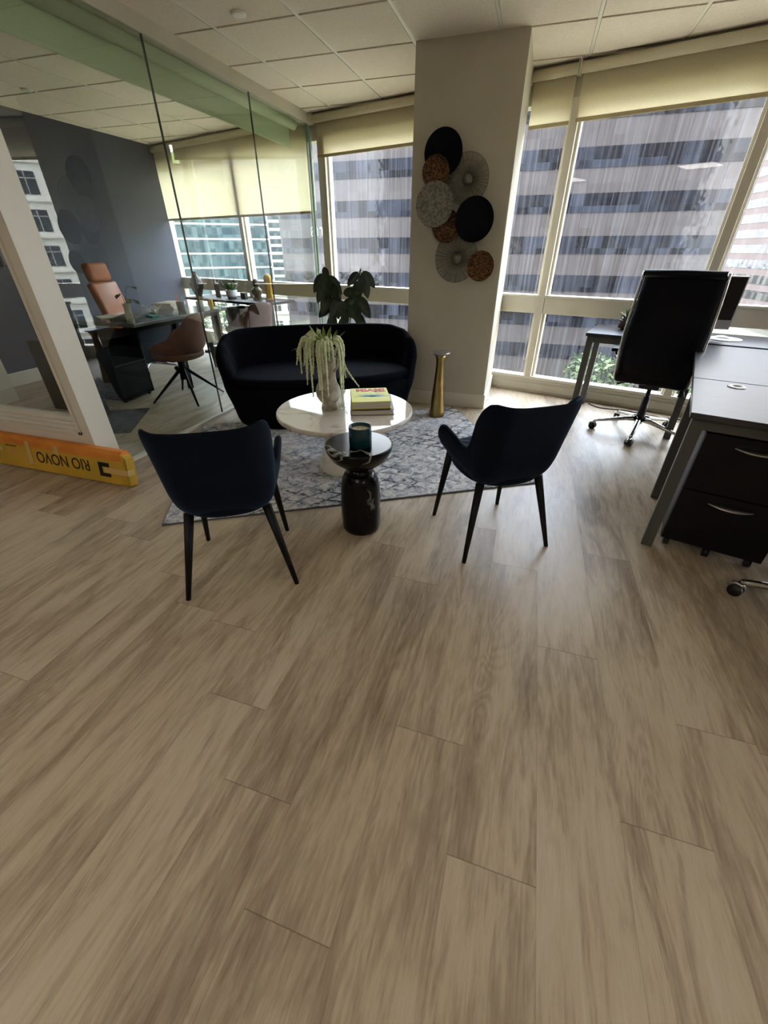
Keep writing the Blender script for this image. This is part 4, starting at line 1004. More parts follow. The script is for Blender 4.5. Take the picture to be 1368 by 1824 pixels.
# ---- swivel office chair
def office_chair(label, loc, rz, base_only_rot=0.0):
    t = empty('office_chair', label, 'office chair', (*loc, 0), rz, 'black office chairs with chrome bases')
    for k in range(5):
        a = 2 * PI * k / 5 + base_only_rot - rz; d = Vector((math.cos(a), math.sin(a), 0)); s = Vector((-d.y, d.x, 0))
        bm = NB()
        rows = []
        for r_, z_, w_, h_ in ((0.02, 0.125, 0.022, 0.020), (0.10, 0.118, 0.020, 0.015), (0.22, 0.095, 0.017, 0.011), (0.31, 0.078, 0.014, 0.009), (0.335, 0.072, 0.012, 0.008)):
            c = d * r_ + Vector((0, 0, z_)); rows.append([bm.verts.new(c + s * w_ * x + Vector((0, 0, h_ * z))) for x, z in ((-1, -1), (1, -1), (1, 0.4), (0.6, 1), (-0.6, 1), (-1, 0.4))])
        for p, q in zip(rows, rows[1:]):
            for j in range(6): bm.faces.new((p[j], p[(j + 1) % 6], q[(j + 1) % 6], q[j]))
        bm.faces.new(rows[0]); bm.faces.new(rows[-1])
        arm = link('base_arm', bm, M['chrome'], t, True)
        c = d * 0.335; bm = NB()
        ax = Vector((math.cos(a + 1.1), math.sin(a + 1.1), 0))
        for sg in (-1, 1): tube(bm, [c + ax * sg * 0.006 + Vector((0, 0, 0.027)), c + ax * sg * 0.022 + Vector((0, 0, 0.027))], 0.027, 18)
        tube(bm, [c + Vector((0, 0, 0.03)), c + Vector((0, 0, 0.07))], 0.007, 8)
        link('castor', bm, M['blackplastic'], arm, True)
        bm = NB()
        hood = [c + ax * 0.0 + Vector((0.0, 0, 0.027)) + (ax.cross(Vector((0, 0, 1))) * math.cos(q) + Vector((0, 0, 1)) * math.sin(q)) * 0.030 for q in [R(x) for x in (10, 40, 70, 100, 130)]]
        tube(bm, hood, 0.010, 8); link('castor_hood', bm, M['chrome'], arm, True)
    bm = NB(); lathe(bm, [(0.030, 0.085), (0.036, 0.11), (0.034, 0.14), (0.026, 0.145)], 24); link('hub', bm, M['chrome'], t, True)
    bm = NB(); lathe(bm, [(0.031, 0.145), (0.031, 0.22), (0.027, 0.225), (0.027, 0.30), (0.016, 0.305), (0.016, 0.40)], 24); link('gas_lift', bm, M['blackplastic'], t, True)
    bm = NB(); box(bm, -0.07, 0.07, -0.12, 0.12, 0.385, 0.425, 0.01)
    tube(bm, smooth_path([(-0.05, 0.0, 0.40), (-0.16, -0.01, 0.395), (-0.24, -0.03, 0.375)], 5), [0.006] * 8 + [0.009] * 3, 8)
    tube(bm, [(0.05, -0.02, 0.40), (0.22, -0.03, 0.392)], 0.005, 8); tube(bm, [(0.215, -0.03, 0.40), (0.22, -0.03, 0.35)], [0.012, 0.026], 12)
    link('mechanism', bm, M['blackplastic'], t, True)
    bm = NB(); box(bm, -0.245, 0.245, -0.22, 0.26, 0.43, 0.505, 0.030, seg=4); link('seat', bm, M['black'], t, True)
    bm = NB()    # backrest: tall slightly curved upholstered panel
    nx, nz_ = 10, 18; front, rear = [], []
    for j in range(nz_ + 1):
        f = j / nz_; z = 0.475 + 0.69 * f; y = -0.205 - 0.035 * math.sin(PI * min(1, f * 1.4)) - 0.075 * f; hw = 0.238 + 0.012 * math.sin(PI * f) - 0.012 * f
        fr_, re_ = [], []
        for i in range(nx + 1):
            s = -1 + 2 * i / nx; e_ = 1 - abs(s) ** 6
            curve = 0.030 * s * s
            fr_.append(bm.verts.new((hw * s, y + curve + 0.018 * e_, z))); re_.append(bm.verts.new((hw * s, y + curve - 0.030 * e_, z)))
        front.append(fr_); rear.append(re_)
    for j in range(nz_):
        for i in range(nx):
            bm.faces.new((front[j][i], front[j][i + 1], front[j + 1][i + 1], front[j + 1][i])); bm.faces.new((rear[j][i], rear[j + 1][i], rear[j + 1][i + 1], rear[j][i + 1]))
        for i in (0, nx): bm.faces.new((front[j][i], front[j + 1][i], rear[j + 1][i], rear[j][i]))
    for j in (0, nz_):
        for i in range(nx): bm.faces.new((front[j][i], front[j][i + 1], rear[j][i + 1], rear[j][i]))
    bk = link('backrest', bm, M['black'], t, True)
    bm = NB(); tube(bm, [(-0.225, -0.31, 1.165), (0, -0.345, 1.168), (0.225, -0.31, 1.165)], 0.022, 12); link('headroll', bm, M['black'], bk, True)
    for s in (-1, 1):
        bm = NB(); pts = []
        for j in range(13):
            f = j / 12; z = 0.46 + 0.715 * f; y = -0.205 - 0.035 * math.sin(PI * min(1, f * 1.4)) - 0.075 * f + 0.022; pts.append((s * (0.246 + 0.012 * math.sin(PI * f) - 0.010 * f), y, z))
        pts = [(s * 0.235, 0.18, 0.455), (s * 0.240, -0.05, 0.445), (s * 0.245, -0.16, 0.450)] + pts
        tube(bm, pts, 0.010, 10); link('side_rail', bm, M['chrome'], t, True)
        bm = NB(); tube(bm, smooth_path([(s * 0.25, 0.12, 0.46), (s * 0.290, 0.10, 0.52), (s * 0.296, 0.0, 0.630), (s * 0.290, -0.13, 0.625), (s * 0.255, -0.21, 0.61)], 5), 0.010, 10); ar = link('armrest', bm, M['chrome'], t, True)
        bm = NB(); box(bm, s * 0.298 - 0.026, s * 0.298 + 0.026, -0.17, 0.03, 0.636, 0.662, 0.010); link('arm_pad', bm, M['black'], ar, True)
    return t
office_chair('black leather high back office chair seen from behind at the window desk', (1.015, 3.77), -R(20), R(252))
office_chair('second black office chair at the right edge, only its chrome castor foot in view', (1.402, 1.685), R(-15), R(165))

# ---- things on the desks
DT = DZ + 0.008
def imac():
    t = empty('desktop_computer', 'all in one computer with black screen and silver chin behind the office chair', 'computer', (*UV(0.06, 4.16), DT), -A + R(10))
    bm = NB(); box(bm, -0.10, 0.10, -0.09, 0.09, 0.0, 0.006, 0.002); box(bm, -0.06, 0.06, 0.035, 0.045, 0.004, 0.20, 0.002, mtx=None); link('stand', bm, M['silver'], t)
    bm = NB(); box(bm, -0.285, 0.285, -0.006, 0.012, 0.070, 0.420, 0.004); link('casing', bm, M['silver'], t)
    bm = NB(); box(bm, -0.276, 0.276, -0.0085, -0.0055, 0.135, 0.412, 0.001); link('screen', bm, M['screen'], t)
imac()
bm = NB(); lathe(bm, [(0.0, 0.0), (0.108, 0.0), (0.112, 0.003), (0.108, 0.006), (0.0, 0.006)], 48, cap=False)
tag(link('mouse_pad', bm, M['lightgrey'], None, True, (*UV(0.345, 4.24), DT)), 'round light grey mouse pad on the window desk', 'mouse pad')
bm = NB()
r = bmesh.ops.create_uvsphere(bm, u_segments=20, v_segments=12, radius=1.0)
for v in bm.verts: v.co = Vector((v.co.x * 0.030, v.co.y * 0.055, max(v.co.z, 0) * 0.018))
tag(link('computer_mouse', bm, mat('white_mouse_plastic', S(232, 232, 230), 0.25), None, True, (*UV(0.325, 4.25), DT + 0.0062), (0, 0, R(50))), 'white computer mouse on the round pad', 'mouse')
def pineapple():
    t = empty('potted_succulent', 'spiky green succulent in a faceted bronze pot on the window desk end', 'plant', (*UV(-0.355, 4.32), DT), -A)
    bm = NB(); prof = [(0.0, 0.0), (0.030, 0.0), (0.050, 0.018), (0.060, 0.045), (0.055, 0.075), (0.040, 0.095), (0.034, 0.095), (0.034, 0.08), (0.0, 0.08)]
    lathe(bm, prof, 36, cap=False)
    for row, (zz, rr) in enumerate(((0.020, 0.051), (0.036, 0.0575), (0.052, 0.059), (0.068, 0.0565), (0.083, 0.048))):
        for k in range(14):
            a = 2 * PI * (k + 0.5 * (row % 2)) / 14; rz_ = bmesh.ops.create_icosphere(bm, subdivisions=1, radius=0.0085)
            for v in rz_['verts']: v.co += Vector((rr * math.cos(a), rr * math.sin(a), zz))
    link('pot', bm, M['potbrown'], t)
    rnd = random.Random(5)
    for k in range(26):
        a = rnd.uniform(0, 2 * PI); el = R(rnd.uniform(30, 85)); bm = NB()
        leaf(bm, (0.012 * math.cos(a), 0.012 * math.sin(a), 0.085), (math.cos(a) * math.cos(el), math.sin(a) * math.cos(el), math.sin(el)), rnd.uniform(0.06, 0.10), 0.018, 0.08, n=5, point=0.7)
        link('leaf', bm, M['plantgreen'], t, True)
pineapple()
# cables on the floor along the facade
bm = NB(); tube(bm, smooth_path([(*UV(-0.50, 4.50), 0.006), (*UV(-0.38, 4.42), 0.006), (*UV(-0.15, 4.46), 0.006), (*UV(0.10, 4.40), 0.006), (*UV(0.30, 4.45), 0.006), (*UV(0.45, 4.36), 0.006)], 8), 0.005, 8)
tag(link('power_cable', bm, M['blackplastic'], None, True), 'black power cable curling along the floor under the window desk', 'cable')
bm = NB(); tube(bm, smooth_path([(*UV(-0.05, 4.49), 0.005), (*UV(0.12, 4.44), 0.005), (*UV(0.27, 4.38), 0.006), (*UV(0.36, 4.46), 0.08), (*UV(0.42, 4.50), 0.30), (*UV(0.44, 4.52), 0.60)], 8), 0.0045, 8)
tag(link('white_cable', bm, M['whitecord'], None, True), 'white cable rising from the floor to the window desk', 'cable')

# ================================================================== glass office furniture
def shell_chair(label, loc, rz):
    t = empty('swivel_shell_chair', label, 'chair', (*loc, 0), rz, 'brown shell chairs in the office')
    bm = NB(); nphi, nt = 41, 8; O, I = [], []
    top = [(0, 0.81), (25, 0.80), (50, 0.70), (75, 0.60), (100, 0.565), (125, 0.53), (135, 0.50)]
    for i in range(nphi):
        ph = -135 + 270 * i / (nphi - 1); a = R(ph); h = interp(top, abs(ph)); ro, ri = [], []
        for k in range(nt + 1):
            f = k / nt; z = 0.415 + (h - 0.415) * f
            s = interp([(0.40, 0.55), (0.45, 0.85), (0.52, 1.0), (0.8, 1.05)], z)
            x = 0.27 * s * math.sin(a); y = -0.25 * s * math.cos(a)
            if y < 0: y -= 0.15 * max(0, z - 0.45) * math.cos(a)
            nr = Vector((x, y, 0)).normalized(); th = 0.028 if k < nt else 0.014
            ro.append(bm.verts.new((x, y, z))); ri.append(bm.verts.new((x - nr.x * th, y - nr.y * th, z + (0.012 if k == 0 else 0))))
        O.append(ro); I.append(ri)
    for i in range(nphi - 1):
        for k in range(nt):
            bm.faces.new((O[i][k], O[i + 1][k], O[i + 1][k + 1], O[i][k + 1])); bm.faces.new((I[i][k], I[i][k + 1], I[i + 1][k + 1], I[i + 1][k]))
        bm.faces.new((O[i][nt], O[i + 1][nt], I[i + 1][nt], I[i][nt])); bm.faces.new((O[i][0], I[i][0], I[i + 1][0], O[i + 1][0]))
    for i in (0, nphi - 1):
        for k in range(nt): bm.faces.new((O[i][k], O[i][k + 1], I[i][k + 1], I[i][k]))
    link('backrest', bm, M['brown'], t, True)
    bm = NB(); superpad(bm, 0.235, 0.225, 0.405, 0.470, (0, 0.01), 48, 0.85, 0.01); link('seat', bm, M['brown'], t, True)
    bm = NB(); lathe(bm, [(0.045, 0.20), (0.035, 0.30), (0.035, 0.40), (0.06, 0.405)], 20); link('pedestal', bm, M['blackmetal'], t, True)
    for k in range(4):
        a = R(45 + 90 * k); bm = NB(); tube(bm, [(0.02 * math.cos(a), 0.02 * math.sin(a), 0.30), (0.345 * math.cos(a), 0.345 * math.sin(a), 0.008)], [0.017, 0.009], 10); link('leg', bm, M['blackmetal'], t, True)
    return t
s1 = shell_chair('brown shell chair on splayed black legs nearest the glass partition', (-3.19, 3.43), R(97))
s2 = copy_tree(s1); s2.location = (-3.08, 4.50, 0); s2.rotation_euler.z = R(70); s2['label'] = 'second brown shell chair further back, partly hidden by the sofa'

def exec_chair():
    t = empty('executive_chair', 'tan leather high back executive chair behind the office desk', 'office chair', (-4.45, 4.28, 0), R(-75))
    bm = NB()
    def slab(z0, z1, y0, y1, hw, th=0.05, bev=0.02):
        m = T(0, y0, z0) @ RX(math.atan2(-(y1 - y0), z1 - z0)); L = math.hypot(z1 - z0, y1 - y0)
        box(bm, -hw, hw, -th, th, 0, L, bev, mtx=m, seg=3)
    slab(0.50, 0.98, -0.20, -0.32, 0.225, 0.045, 0.03); link('backrest', bm, M['tan'], t, True)
    bm = NB(); slab(0.985, 1.17, -0.315, -0.345, 0.17, 0.05, 0.035); link('headrest', bm, M['tan'], t, True)
    bm = NB(); box(bm, -0.25, 0.25, -0.22, 0.26, 0.42, 0.51, 0.035, seg=3); link('seat', bm, M['tan'], t, True)
    for s in (-1, 1):
        bm = NB(); tube(bm, [(s * 0.27, -0.2, 0.64), (s * 0.29, 0.12, 0.64), (s * 0.27, 0.14, 0.47)], 0.018, 10); link('armrest', bm, M['tan'], t, True)
    bm = NB(); tube(bm, [(0, 0, 0.08), (0, 0, 0.42)], 0.028, 16); link('gas_lift', bm, M['chrome'], t, True)
    for k in range(5):
        a = 2 * PI * k / 5 + 0.3; bm = NB(); tube(bm, [(0, 0, 0.10), (0.32 * math.cos(a), 0.32 * math.sin(a), 0.07)], [0.022, 0.012], 8); arm = link('base_arm', bm, M['silver'], t, True)
        bm = NB(); c = Vector((0.32 * math.cos(a), 0.32 * math.sin(a), 0.027)); tube(bm, [c + Vector((-0.02, 0, 0)), c + Vector((0.02, 0, 0))], 0.027, 14); link('castor', bm, M['blackplastic'], arm, True)
exec_chair()

t = empty('executive_desk', 'dark grey office desk with papers and pots behind the glass', 'desk', (-3.76, 3.72, 0))
bm = NB(); box(bm, -0.40, 0.42, -0.58, 0.78, 0.705, 0.735, 0.003); link('tabletop', bm, mat('grey_glass_top', S(90, 92, 92), 0.15), t)
bm = NB()
for x in (-0.33, 0.33): box(bm, x - 0.02, x + 0.02, -0.54, 0.72, 0.66, 0.70)
link('rail', bm, M['blackmetal'], t)
for x in (-0.33, 0.33):
    for y in (0.02, 0.70):
        bm = NB(); box(bm, x - 0.022, x + 0.022, y - 0.022, y + 0.022, 0.0, 0.70, 0.003); link('leg', bm, M['blackmetal'], t)
bm = NB(); box(bm, 0.30, 0.315, -0.45, 0.10, 0.36, 0.66, 0.002); link('modesty_panel', bm, M['navy'], t)
ODZ = 0.735
t = empty('rolling_cart', 'black open fronted rolling cabinet at the end of the office desk', 'cabinet', (-3.86, 3.27, 0), 0)
bm = NB()
box(bm, -0.19, 0.19, -0.20, -0.18, 0.04, 0.60, 0.002); box(bm, -0.19, 0.19, 0.18, 0.20, 0.04, 0.60, 0.002); box(bm, -0.19, -0.17, -0.18, 0.18, 0.04, 0.60)
box(bm, -0.19, 0.19, -0.20, 0.20, 0.03, 0.055, 0.002); box(bm, -0.22, 0.22, -0.24, 0.24, 0.60, 0.625, 0.004)
link('body', bm, M['cabinet'], t)
bm = NB(); box(bm, 0.17, 0.188, -0.18, 0.18, 0.06, 0.34, 0.002); link('drawer', bm, M['cabinet'], t)
bm = NB(); box(bm, -0.17, 0.195, -0.18, 0.18, 0.345, 0.36, 0.001); link('shelf', bm, M['deskmetal'], t)
for x in (-0.15, 0.15):
    for y in (-0.16, 0.16):
        bm = NB(); tube(bm, [(x - 0.012, y, 0.016), (x + 0.012, y, 0.016)], 0.016, 12); link('castor', bm, M['blackplastic'], t, True)
bm = NB(); box(bm, -0.12, 0.12, -0.10, 0.10, 0.0, 0.18, 0.03, seg=3)
tag(link('black_bag', bm, M['blackplastic'], None, True, (-3.62, 2.66, 0.009), (0, 0, R(15))), 'soft black bag on the floor mat beside the rolling cabinet', 'bag')
bm = NB(); box(bm, -0.42, 0.36, -0.34, 0.30, 0.0, 0.008, 0.003)
tag(link('office_rug', bm, M['darkrug'], None, False, (-3.50, 2.60, 0), (0, 0, R(30))), 'charcoal mat on the office floor behind the white post', 'rug')
# papers, tablets and desk clutter
def stack(x, y, z, n, rz, label, mm, w=0.15, d=0.11, h=0.006, group=None):
    for k in range(n):
        bm = NB(); box(bm, -w, w, -d, d, 0, h, 0.001)
        tag(link('paper_stack' if h > 0.004 else 'paper_sheet', bm, mm[k % len(mm)], None, False, (x + random.uniform(-0.008, 0.008), y + random.uniform(-0.008, 0.008), z + k * h), (0, 0, rz + random.uniform(-0.12, 0.12))), label[k], 'papers', group)
WP = M['pages']
stack(-3.93, 4.28, ODZ, 4, R(15), ['lowest sheaf of the white paper pile at the far end of the office desk', 'second sheaf from the bottom of the white paper pile', 'third sheaf from the bottom of the white paper pile', 'topmost sheaf of the white paper pile'], [WP], 0.11, 0.15, 0.014, 'sheaves of paper on the office desk')
def slab_thing(name, label, cat, mm, x, y, z, w, d, h, rz):
    bm = NB(); box(bm, -w, w, -d, d, 0, h, min(0.003, h * 0.3)); return tag(link(name, bm, mm, None, False, (x, y, z), (0, 0, rz)), label, cat)
slab_thing('notebook', 'dark notebook at the near end of the office desk', 'notebook', M['greycover'], -3.62, 3.36, ODZ, 0.10, 0.14, 0.022, R(20))
slab_thing('notebook', 'slim grey folder on top of the dark notebook', 'notebook', M['deskmetal'], -3.61, 3.37, ODZ + 0.022, 0.09, 0.12, 0.014, R(28))
slab_thing('paper_pad', 'white writing pad beside the tan chair', 'papers', WP, -3.92, 3.40, ODZ, 0.08, 0.11, 0.012, R(60))
slab_thing('phone', 'teal cased phone on the office desk', 'phone', mat('teal_case', S(70, 160, 150), 0.4), -3.56, 3.60, ODZ, 0.035, 0.07, 0.012, R(70))
def cup(name, label, cat, mm, x, y, z, r, h, items=()):
    t = empty(name, label, cat, (x, y, z)); bm = NB(); lathe(bm, [(0, 0), (r * 0.9, 0), (r, h), (r * 0.9, h), (r * 0.82, 0.006), (0, 0.006)], 28, cap=False); link('cup', bm, mm, t, True)
    for i, (m2, dx, dy, L) in enumerate(items):
        bm = NB(); tube(bm, [(dx * 0.3, dy * 0.3, 0.008), (dx, dy, L)], 0.004, 6); link('pen', bm, m2, t)
orange = mat('orange_plastic', S(220, 90, 50), 0.5); yel = mat('yellow_plastic', S(226, 180, 30), 0.5)
cup('pencil_cup', 'grey pencil cup with orange pens on the office desk', 'pen holder', M['deskmetal'], -3.52, 3.98, ODZ, 0.042, 0.10, ((orange, -0.03, 0.01, 0.16), (M['red'], -0.02, -0.02, 0.15), (M['cyan'], 0.02, 0.02, 0.15)))
cup('pencil_cup', 'second pencil cup with yellow markers on the office desk', 'pen holder', M['lightgrey'], -3.42, 4.16, ODZ, 0.040, 0.09, ((yel, 0.0, -0.02, 0.15), (yel, 0.015, 0.0, 0.14), (M['gold'], -0.015, 0.01, 0.13)))
bm = NB(); box(bm, -0.02, 0.02, -0.015, 0.015, 0, 0.10, 0.004)
tag(link('tape_gun', bm, yel, None, False, (-3.36, 4.27, ODZ)), 'yellow upright tool at the desk corner by the shell chair', 'tool')
bm = NB()
for k in range(4):
    a0 = k * 1.5; tube(bm, smooth_path([(0.03 * math.cos(a0), 0.03 * math.sin(a0), 0.01), (0.09 * math.cos(a0 + 0.7), 0.09 * math.sin(a0 + 0.7), 0.07), (0.10 * math.cos(a0 + 1.5), 0.10 * math.sin(a0 + 1.5), 0.05), (0.04 * math.cos(a0 + 2.2), 0.04 * math.sin(a0 + 2.2), 0.006)], 6), 0.003, 6)
box(bm, -0.03, 0.03, -0.02, 0.02, 0, 0.03, 0.004)
tag(link('charger_cable', bm, M['whitecord'], None, True, (-3.78, 3.86, ODZ)), 'tangle of white charging cable on the office desk', 'cable')
t = empty('propagation_vase', 'slim pale vase with a trailing green cutting by the tan chair', 'plant', (-3.40, 3.12 + 0.06, ODZ))
bm = NB(); lathe(bm, [(0, 0), (0.03, 0), (0.034, 0.05), (0.026, 0.12), (0.030, 0.16), (0.024, 0.16), (0.02, 0.1), (0, 0.08)], 24, cap=False); link('vase', bm, M['ceramic'], t, True)
for (a, b, c, L) in ((-0.05, 0.01, 0.08, 0.07), (0.03, 0.05, 0.04, 0.06), (-0.02, 0.13, 0.13, 0.06), (0.05, -0.02, 0.05, 0.06), (0.0, 0.08, 0.02, 0.07)):
    bm = NB(); tube(bm, smooth_path([(0, 0, 0.12), (a * 0.5, b * 0.5, 0.15 + c), (a, b, 0.15 + c)], 4), 0.002, 6); leaf(bm, (a, b, 0.15 + c), (a, b, -0.02), L, 0.045, 0.2, n=5); link('leaf', bm, M['plantgreen'], t, True)

t = empty('wall_frame', 'black framed panel on the navy wall, mostly hidden behind the white post', 'picture frame', (XL, 3.76, 1.14))
bm = NB(); box(bm, 0.0, 0.02, -0.17, 0.17, 0.0, 0.40, 0.003); link('frame', bm, M['blackplastic'], t)
bm = NB(); box(bm, 0.02, 0.023, -0.15, 0.15, 0.02, 0.38); link('panel', bm, M['screen'], t)

# second desk along the office window
t = empty('standing_desk', 'dark desk along the office window carrying the vase and succulent', 'desk', (*UV(-5.15, 4.24), 0), -A)
bm = NB(); box(bm, -0.80, 0.80, -0.27, 0.27, 0.70, 0.73, 0.003); link('tabletop', bm, M['cabinet'], t)
for x in (-0.60, 0.60):
    bm = NB(); box(bm, x - 0.035, x + 0.035, -0.035, 0.035, 0.03, 0.70, 0.003); box(bm, x - 0.04, x + 0.04, -0.25, 0.25, 0.0, 0.03, 0.003); link('leg', bm, M['blackmetal'], t)
SD = 0.73
def on2(u, v): return UV(u, v)
t = empty('ribbed_vase', 'black ribbed gourd vase on the office window desk', 'vase', (*on2(-5.83, 4.12), SD))
bm = NB(); lathe(bm, [(0.0, 0.0), (0.035, 0.0), (0.045, 0.02), (0.080, 0.11), (0.088, 0.15), (0.070, 0.21), (0.035, 0.26), (0.024, 0.29), (0.026, 0.31), (0.018, 0.31), (0.015, 0.27), (0.0, 0.2)], 64, cap=False, ridges=16, amp=0.05); link('body', bm, mat('black_glaze', S(20, 24, 30), 0.2), t, True)
t = empty('picture_frame', 'small black framed picture beside the black vase', 'picture frame', (*on2(-5.53, 4.22), SD), -A + R(-20))
bm = NB()
for b_ in ((-0.085, 0.085, 0.0, 0.015), (-0.085, 0.085, 0.205, 0.22)): box(bm, b_[0], b_[1], -0.008, 0.008, b_[2], b_[3])
for x in (-0.085, 0.07): box(bm, x, x + 0.015, -0.008, 0.008, 0.0, 0.22)
link('frame', bm, M['blackplastic'], t)
bm = NB(); box(bm, -0.072, 0.072, -0.002, 0.004, 0.014, 0.206); link('picture', bm, noisy(mat('grey_print', S(150, 150, 140), 0.4), S(60, 66, 60), 14), t)
t = empty('potted_succulent', 'aloe in a white ribbed pot on the office window desk', 'plant', (*on2(-5.24, 4.22), SD))
bm = NB(); lathe(bm, [(0, 0), (0.055, 0), (0.072, 0.03), (0.070, 0.034), (0.076, 0.06), (0.073, 0.064), (0.078, 0.09), (0.076, 0.10), (0.068, 0.10), (0.066, 0.08), (0, 0.08)], 36, cap=False); link('pot', bm, M['lightgrey'], t, True)
for k in range(22):
    a = random.uniform(0, 2 * PI); el = R(random.uniform(35, 88)); bm = NB()
    leaf(bm, (0.03 * math.cos(a), 0.03 * math.sin(a), 0.08), (math.cos(a) * math.cos(el), math.sin(a) * math.cos(el), math.sin(el)), random.uniform(0.10, 0.20), 0.022, 0.0, n=5, point=0.6)
    link('leaf', bm, M['plantgreen'], t, True)
slab_thing('wooden_block', 'small square pot beside the aloe', 'ornament', M['deskmetal'], *on2(-5.04, 4.26), SD, 0.035, 0.035, 0.075, 0)
t = empty('figurine', 'dark bust ornament at the end of the office window desk', 'ornament', (*on2(-4.71, 4.20), SD), R(20))
bm = NB(); lathe(bm, [(0, 0), (0.055, 0), (0.06, 0.02), (0.045, 0.05), (0.065, 0.09), (0.07, 0.12), (0.035, 0.155), (0, 0.16)], 24, cap=False); link('torso', bm, mat('olive_bronze', S(92, 84, 60), 0.5), t, True)
bm = NB(); r = bmesh.ops.create_uvsphere(bm, u_segments=16, v_segments=12, radius=0.045)
for v in bm.verts: v.co = Vector((v.co.x * 0.9, v.co.y * 1.1, v.co.z * 1.15 + 0.20))
link('head', bm, mat('dark_bronze', S(62, 52, 42), 0.5), t, True)
t = empty('figurine', 'golden standing ornament next to the dark bust', 'ornament', (*on2(-4.51, 4.22), SD), R(10))
bm = NB(); lathe(bm, [(0, 0), (0.050, 0), (0.052, 0.02), (0.038, 0.06), (0.046, 0.14), (0.04, 0.19), (0.048, 0.23), (0.045, 0.28), (0.02, 0.305), (0, 0.31)], 24, cap=False, ridges=3, amp=0.12); link('body', bm, mat('ochre_gold', S(190, 146, 50), 0.4, 0.5), t, True)
def bin_(name, label, cat, u, v, w, d, h, mm):
    bm = NB(); box(bm, -w * 0.9, w * 0.9, -d * 0.9, d * 0.9, 0, 0.01)
    for (a, b, c, e_) in ((-w, w, -d, -d + 0.012), (-w, w, d - 0.012, d), (-w, -w + 0.012, -d, d), (w - 0.012, w, -d, d)): box(bm, a, b, c, e_, 0, h, 0.002)
    for vv in bm.verts:
        k = 0.82 + 0.18 * (vv.co.z / h); vv.co.x *= k; vv.co.y *= k
    tag(link(name, bm, mm, None, False, (*UV(u, v), 0), (0, 0, -A)), label, cat)
bin_('waste_bin', 'tall black waste bin under the office window desk', 'bin', -5.15, 4.25, 0.15, 0.15, 0.62, M['blackplastic'])
bin_('waste_bin', 'low black bin beside the office desk leg', 'bin', -4.78, 3.55, 0.13, 0.10, 0.30, M['blackplastic'])
slab_thing('leather_case', 'dark upright case on the office floor, seen through the white framed pane', 'case', M['cabinet'], -4.12, 2.89, 0.0, 0.09, 0.13, 0.62, R(0))
bm = NB(); box(bm, -0.32, 0.32, -0.02, 0.02, 0.0, 2.05, 0.003)
dr = empty('door_1', kind='structure', loc=(-4.77, 2.55, 0), rz=R(-76)); o = link('door_leaf', bm, M['white'], dr)
bm = NB(); tube(bm, [(0.26, -0.02, 1.0), (0.26, -0.06, 1.0), (0.16, -0.06, 1.0)], 0.009, 8); link('door_handle', bm, M['silver'], dr, True)

# ================================================================== outside
GZ = -17.5
M['spandrel'] = facade_glass('reflective_spandrel_panels', S(62, 58, 58), S(69, 65, 65), 1.5, 0.12, 0.3)
M['towerglass'] = facade_glass('tower_ribbon_glass', S(10, 10, 16), S(40, 43, 52), 1.5, 0.06, 0.22)
M['pink'] = mat('pinkish_precast', S(88, 75, 72), 0.8)
M['pinkglass'] = facade_glass('busy_ribbon_glass', S(18, 21, 28), S(74, 72, 66), 1.2, 0.1, 0.3)
M['beige'] = noisy(mat('beige_precast', S(142, 134, 112), 0.8), S(132, 124, 102), 0.5)
M['whitefac'] = mat('white_render', S(165, 163, 154), 0.8)
M['brightfac'] = mat('bright_render', S(225, 223, 208), 0.8)
M['tealglass'] = facade_glass('teal_curtain_glass', S(36, 54, 58), S(66, 84, 86), 1.6, 0.12, 0.6)
M['darkwin'] = mat('dark_window_glass', S(34, 40, 44), 0.12, spec=0.6)
M['greenroof'] = mat('green_roof', S(104, 130, 50), 0.7)
M['ground'] = noisy(mat('city_ground', S(96, 92, 84), 0.9), S(62, 70, 50), 0.06, 5)
M['tree'] = noisy(mat('tree_canopy', S(52, 72, 30), 0.8), S(24, 40, 16), 1.2, 5, bump=0.0)
M['trunk'] = mat('bark', S(84, 68, 52), 0.9)

bm = NB(); box(bm, -400, 400, 4.9 + 6, 500, GZ - 1, GZ); box(bm, -400, 400, -200, 500, GZ - 2, GZ - 1.0)
tag(link('city_ground', bm, M['ground']), 'street level ground far below the windows', 'ground', kind='structure')

def tower(name, label, cx, cy, w, d, z1, rz, body, glass, f0, fh, wh, inset=0.6, group='city buildings beyond the windows', side=True, cap=None, bands=None, proud=0.08, zlow=None):
    """banded block; local front face looks along -y"""
    t = empty(name, label, 'building', (cx, cy, GZ), rz, group)
    bm = NB(); box(bm, -w / 2, w / 2, 0, d, 0, z1 - GZ); link('facade', bm, body, t)
    z = f0
    lo = zlow if zlow is not None else GZ + 3
    rows = []
    while z > lo: z -= fh
    z += fh
    while z + wh < z1 - 0.6: rows.append(z); z += fh
    for z in rows:
        bm = NB(); box(bm, -w / 2 + inset, w / 2 - inset, -proud, 0.5, z - GZ, z - GZ + wh)
        if side:
            box(bm, -w / 2 - proud, -w / 2 + 0.5, inset, d - inset, z - GZ, z - GZ + wh); box(bm, w / 2 - 0.5, w / 2 + proud, inset, d - inset, z - GZ, z - GZ + wh)
        link('ribbon_window', bm, glass, t)
    return t
# dark tower straight across the street; eye level is z=1.3
E0 = 1.3
dt = tower('office_tower', 'wide grey office tower with dark ribbon windows filling the main windows', -7.9, 65.0, 57.4, 26, E0 + 15.6, 0, M['spandrel'], M['towerglass'], E0 - 0.50, 4.15, 1.85, inset=0.3)
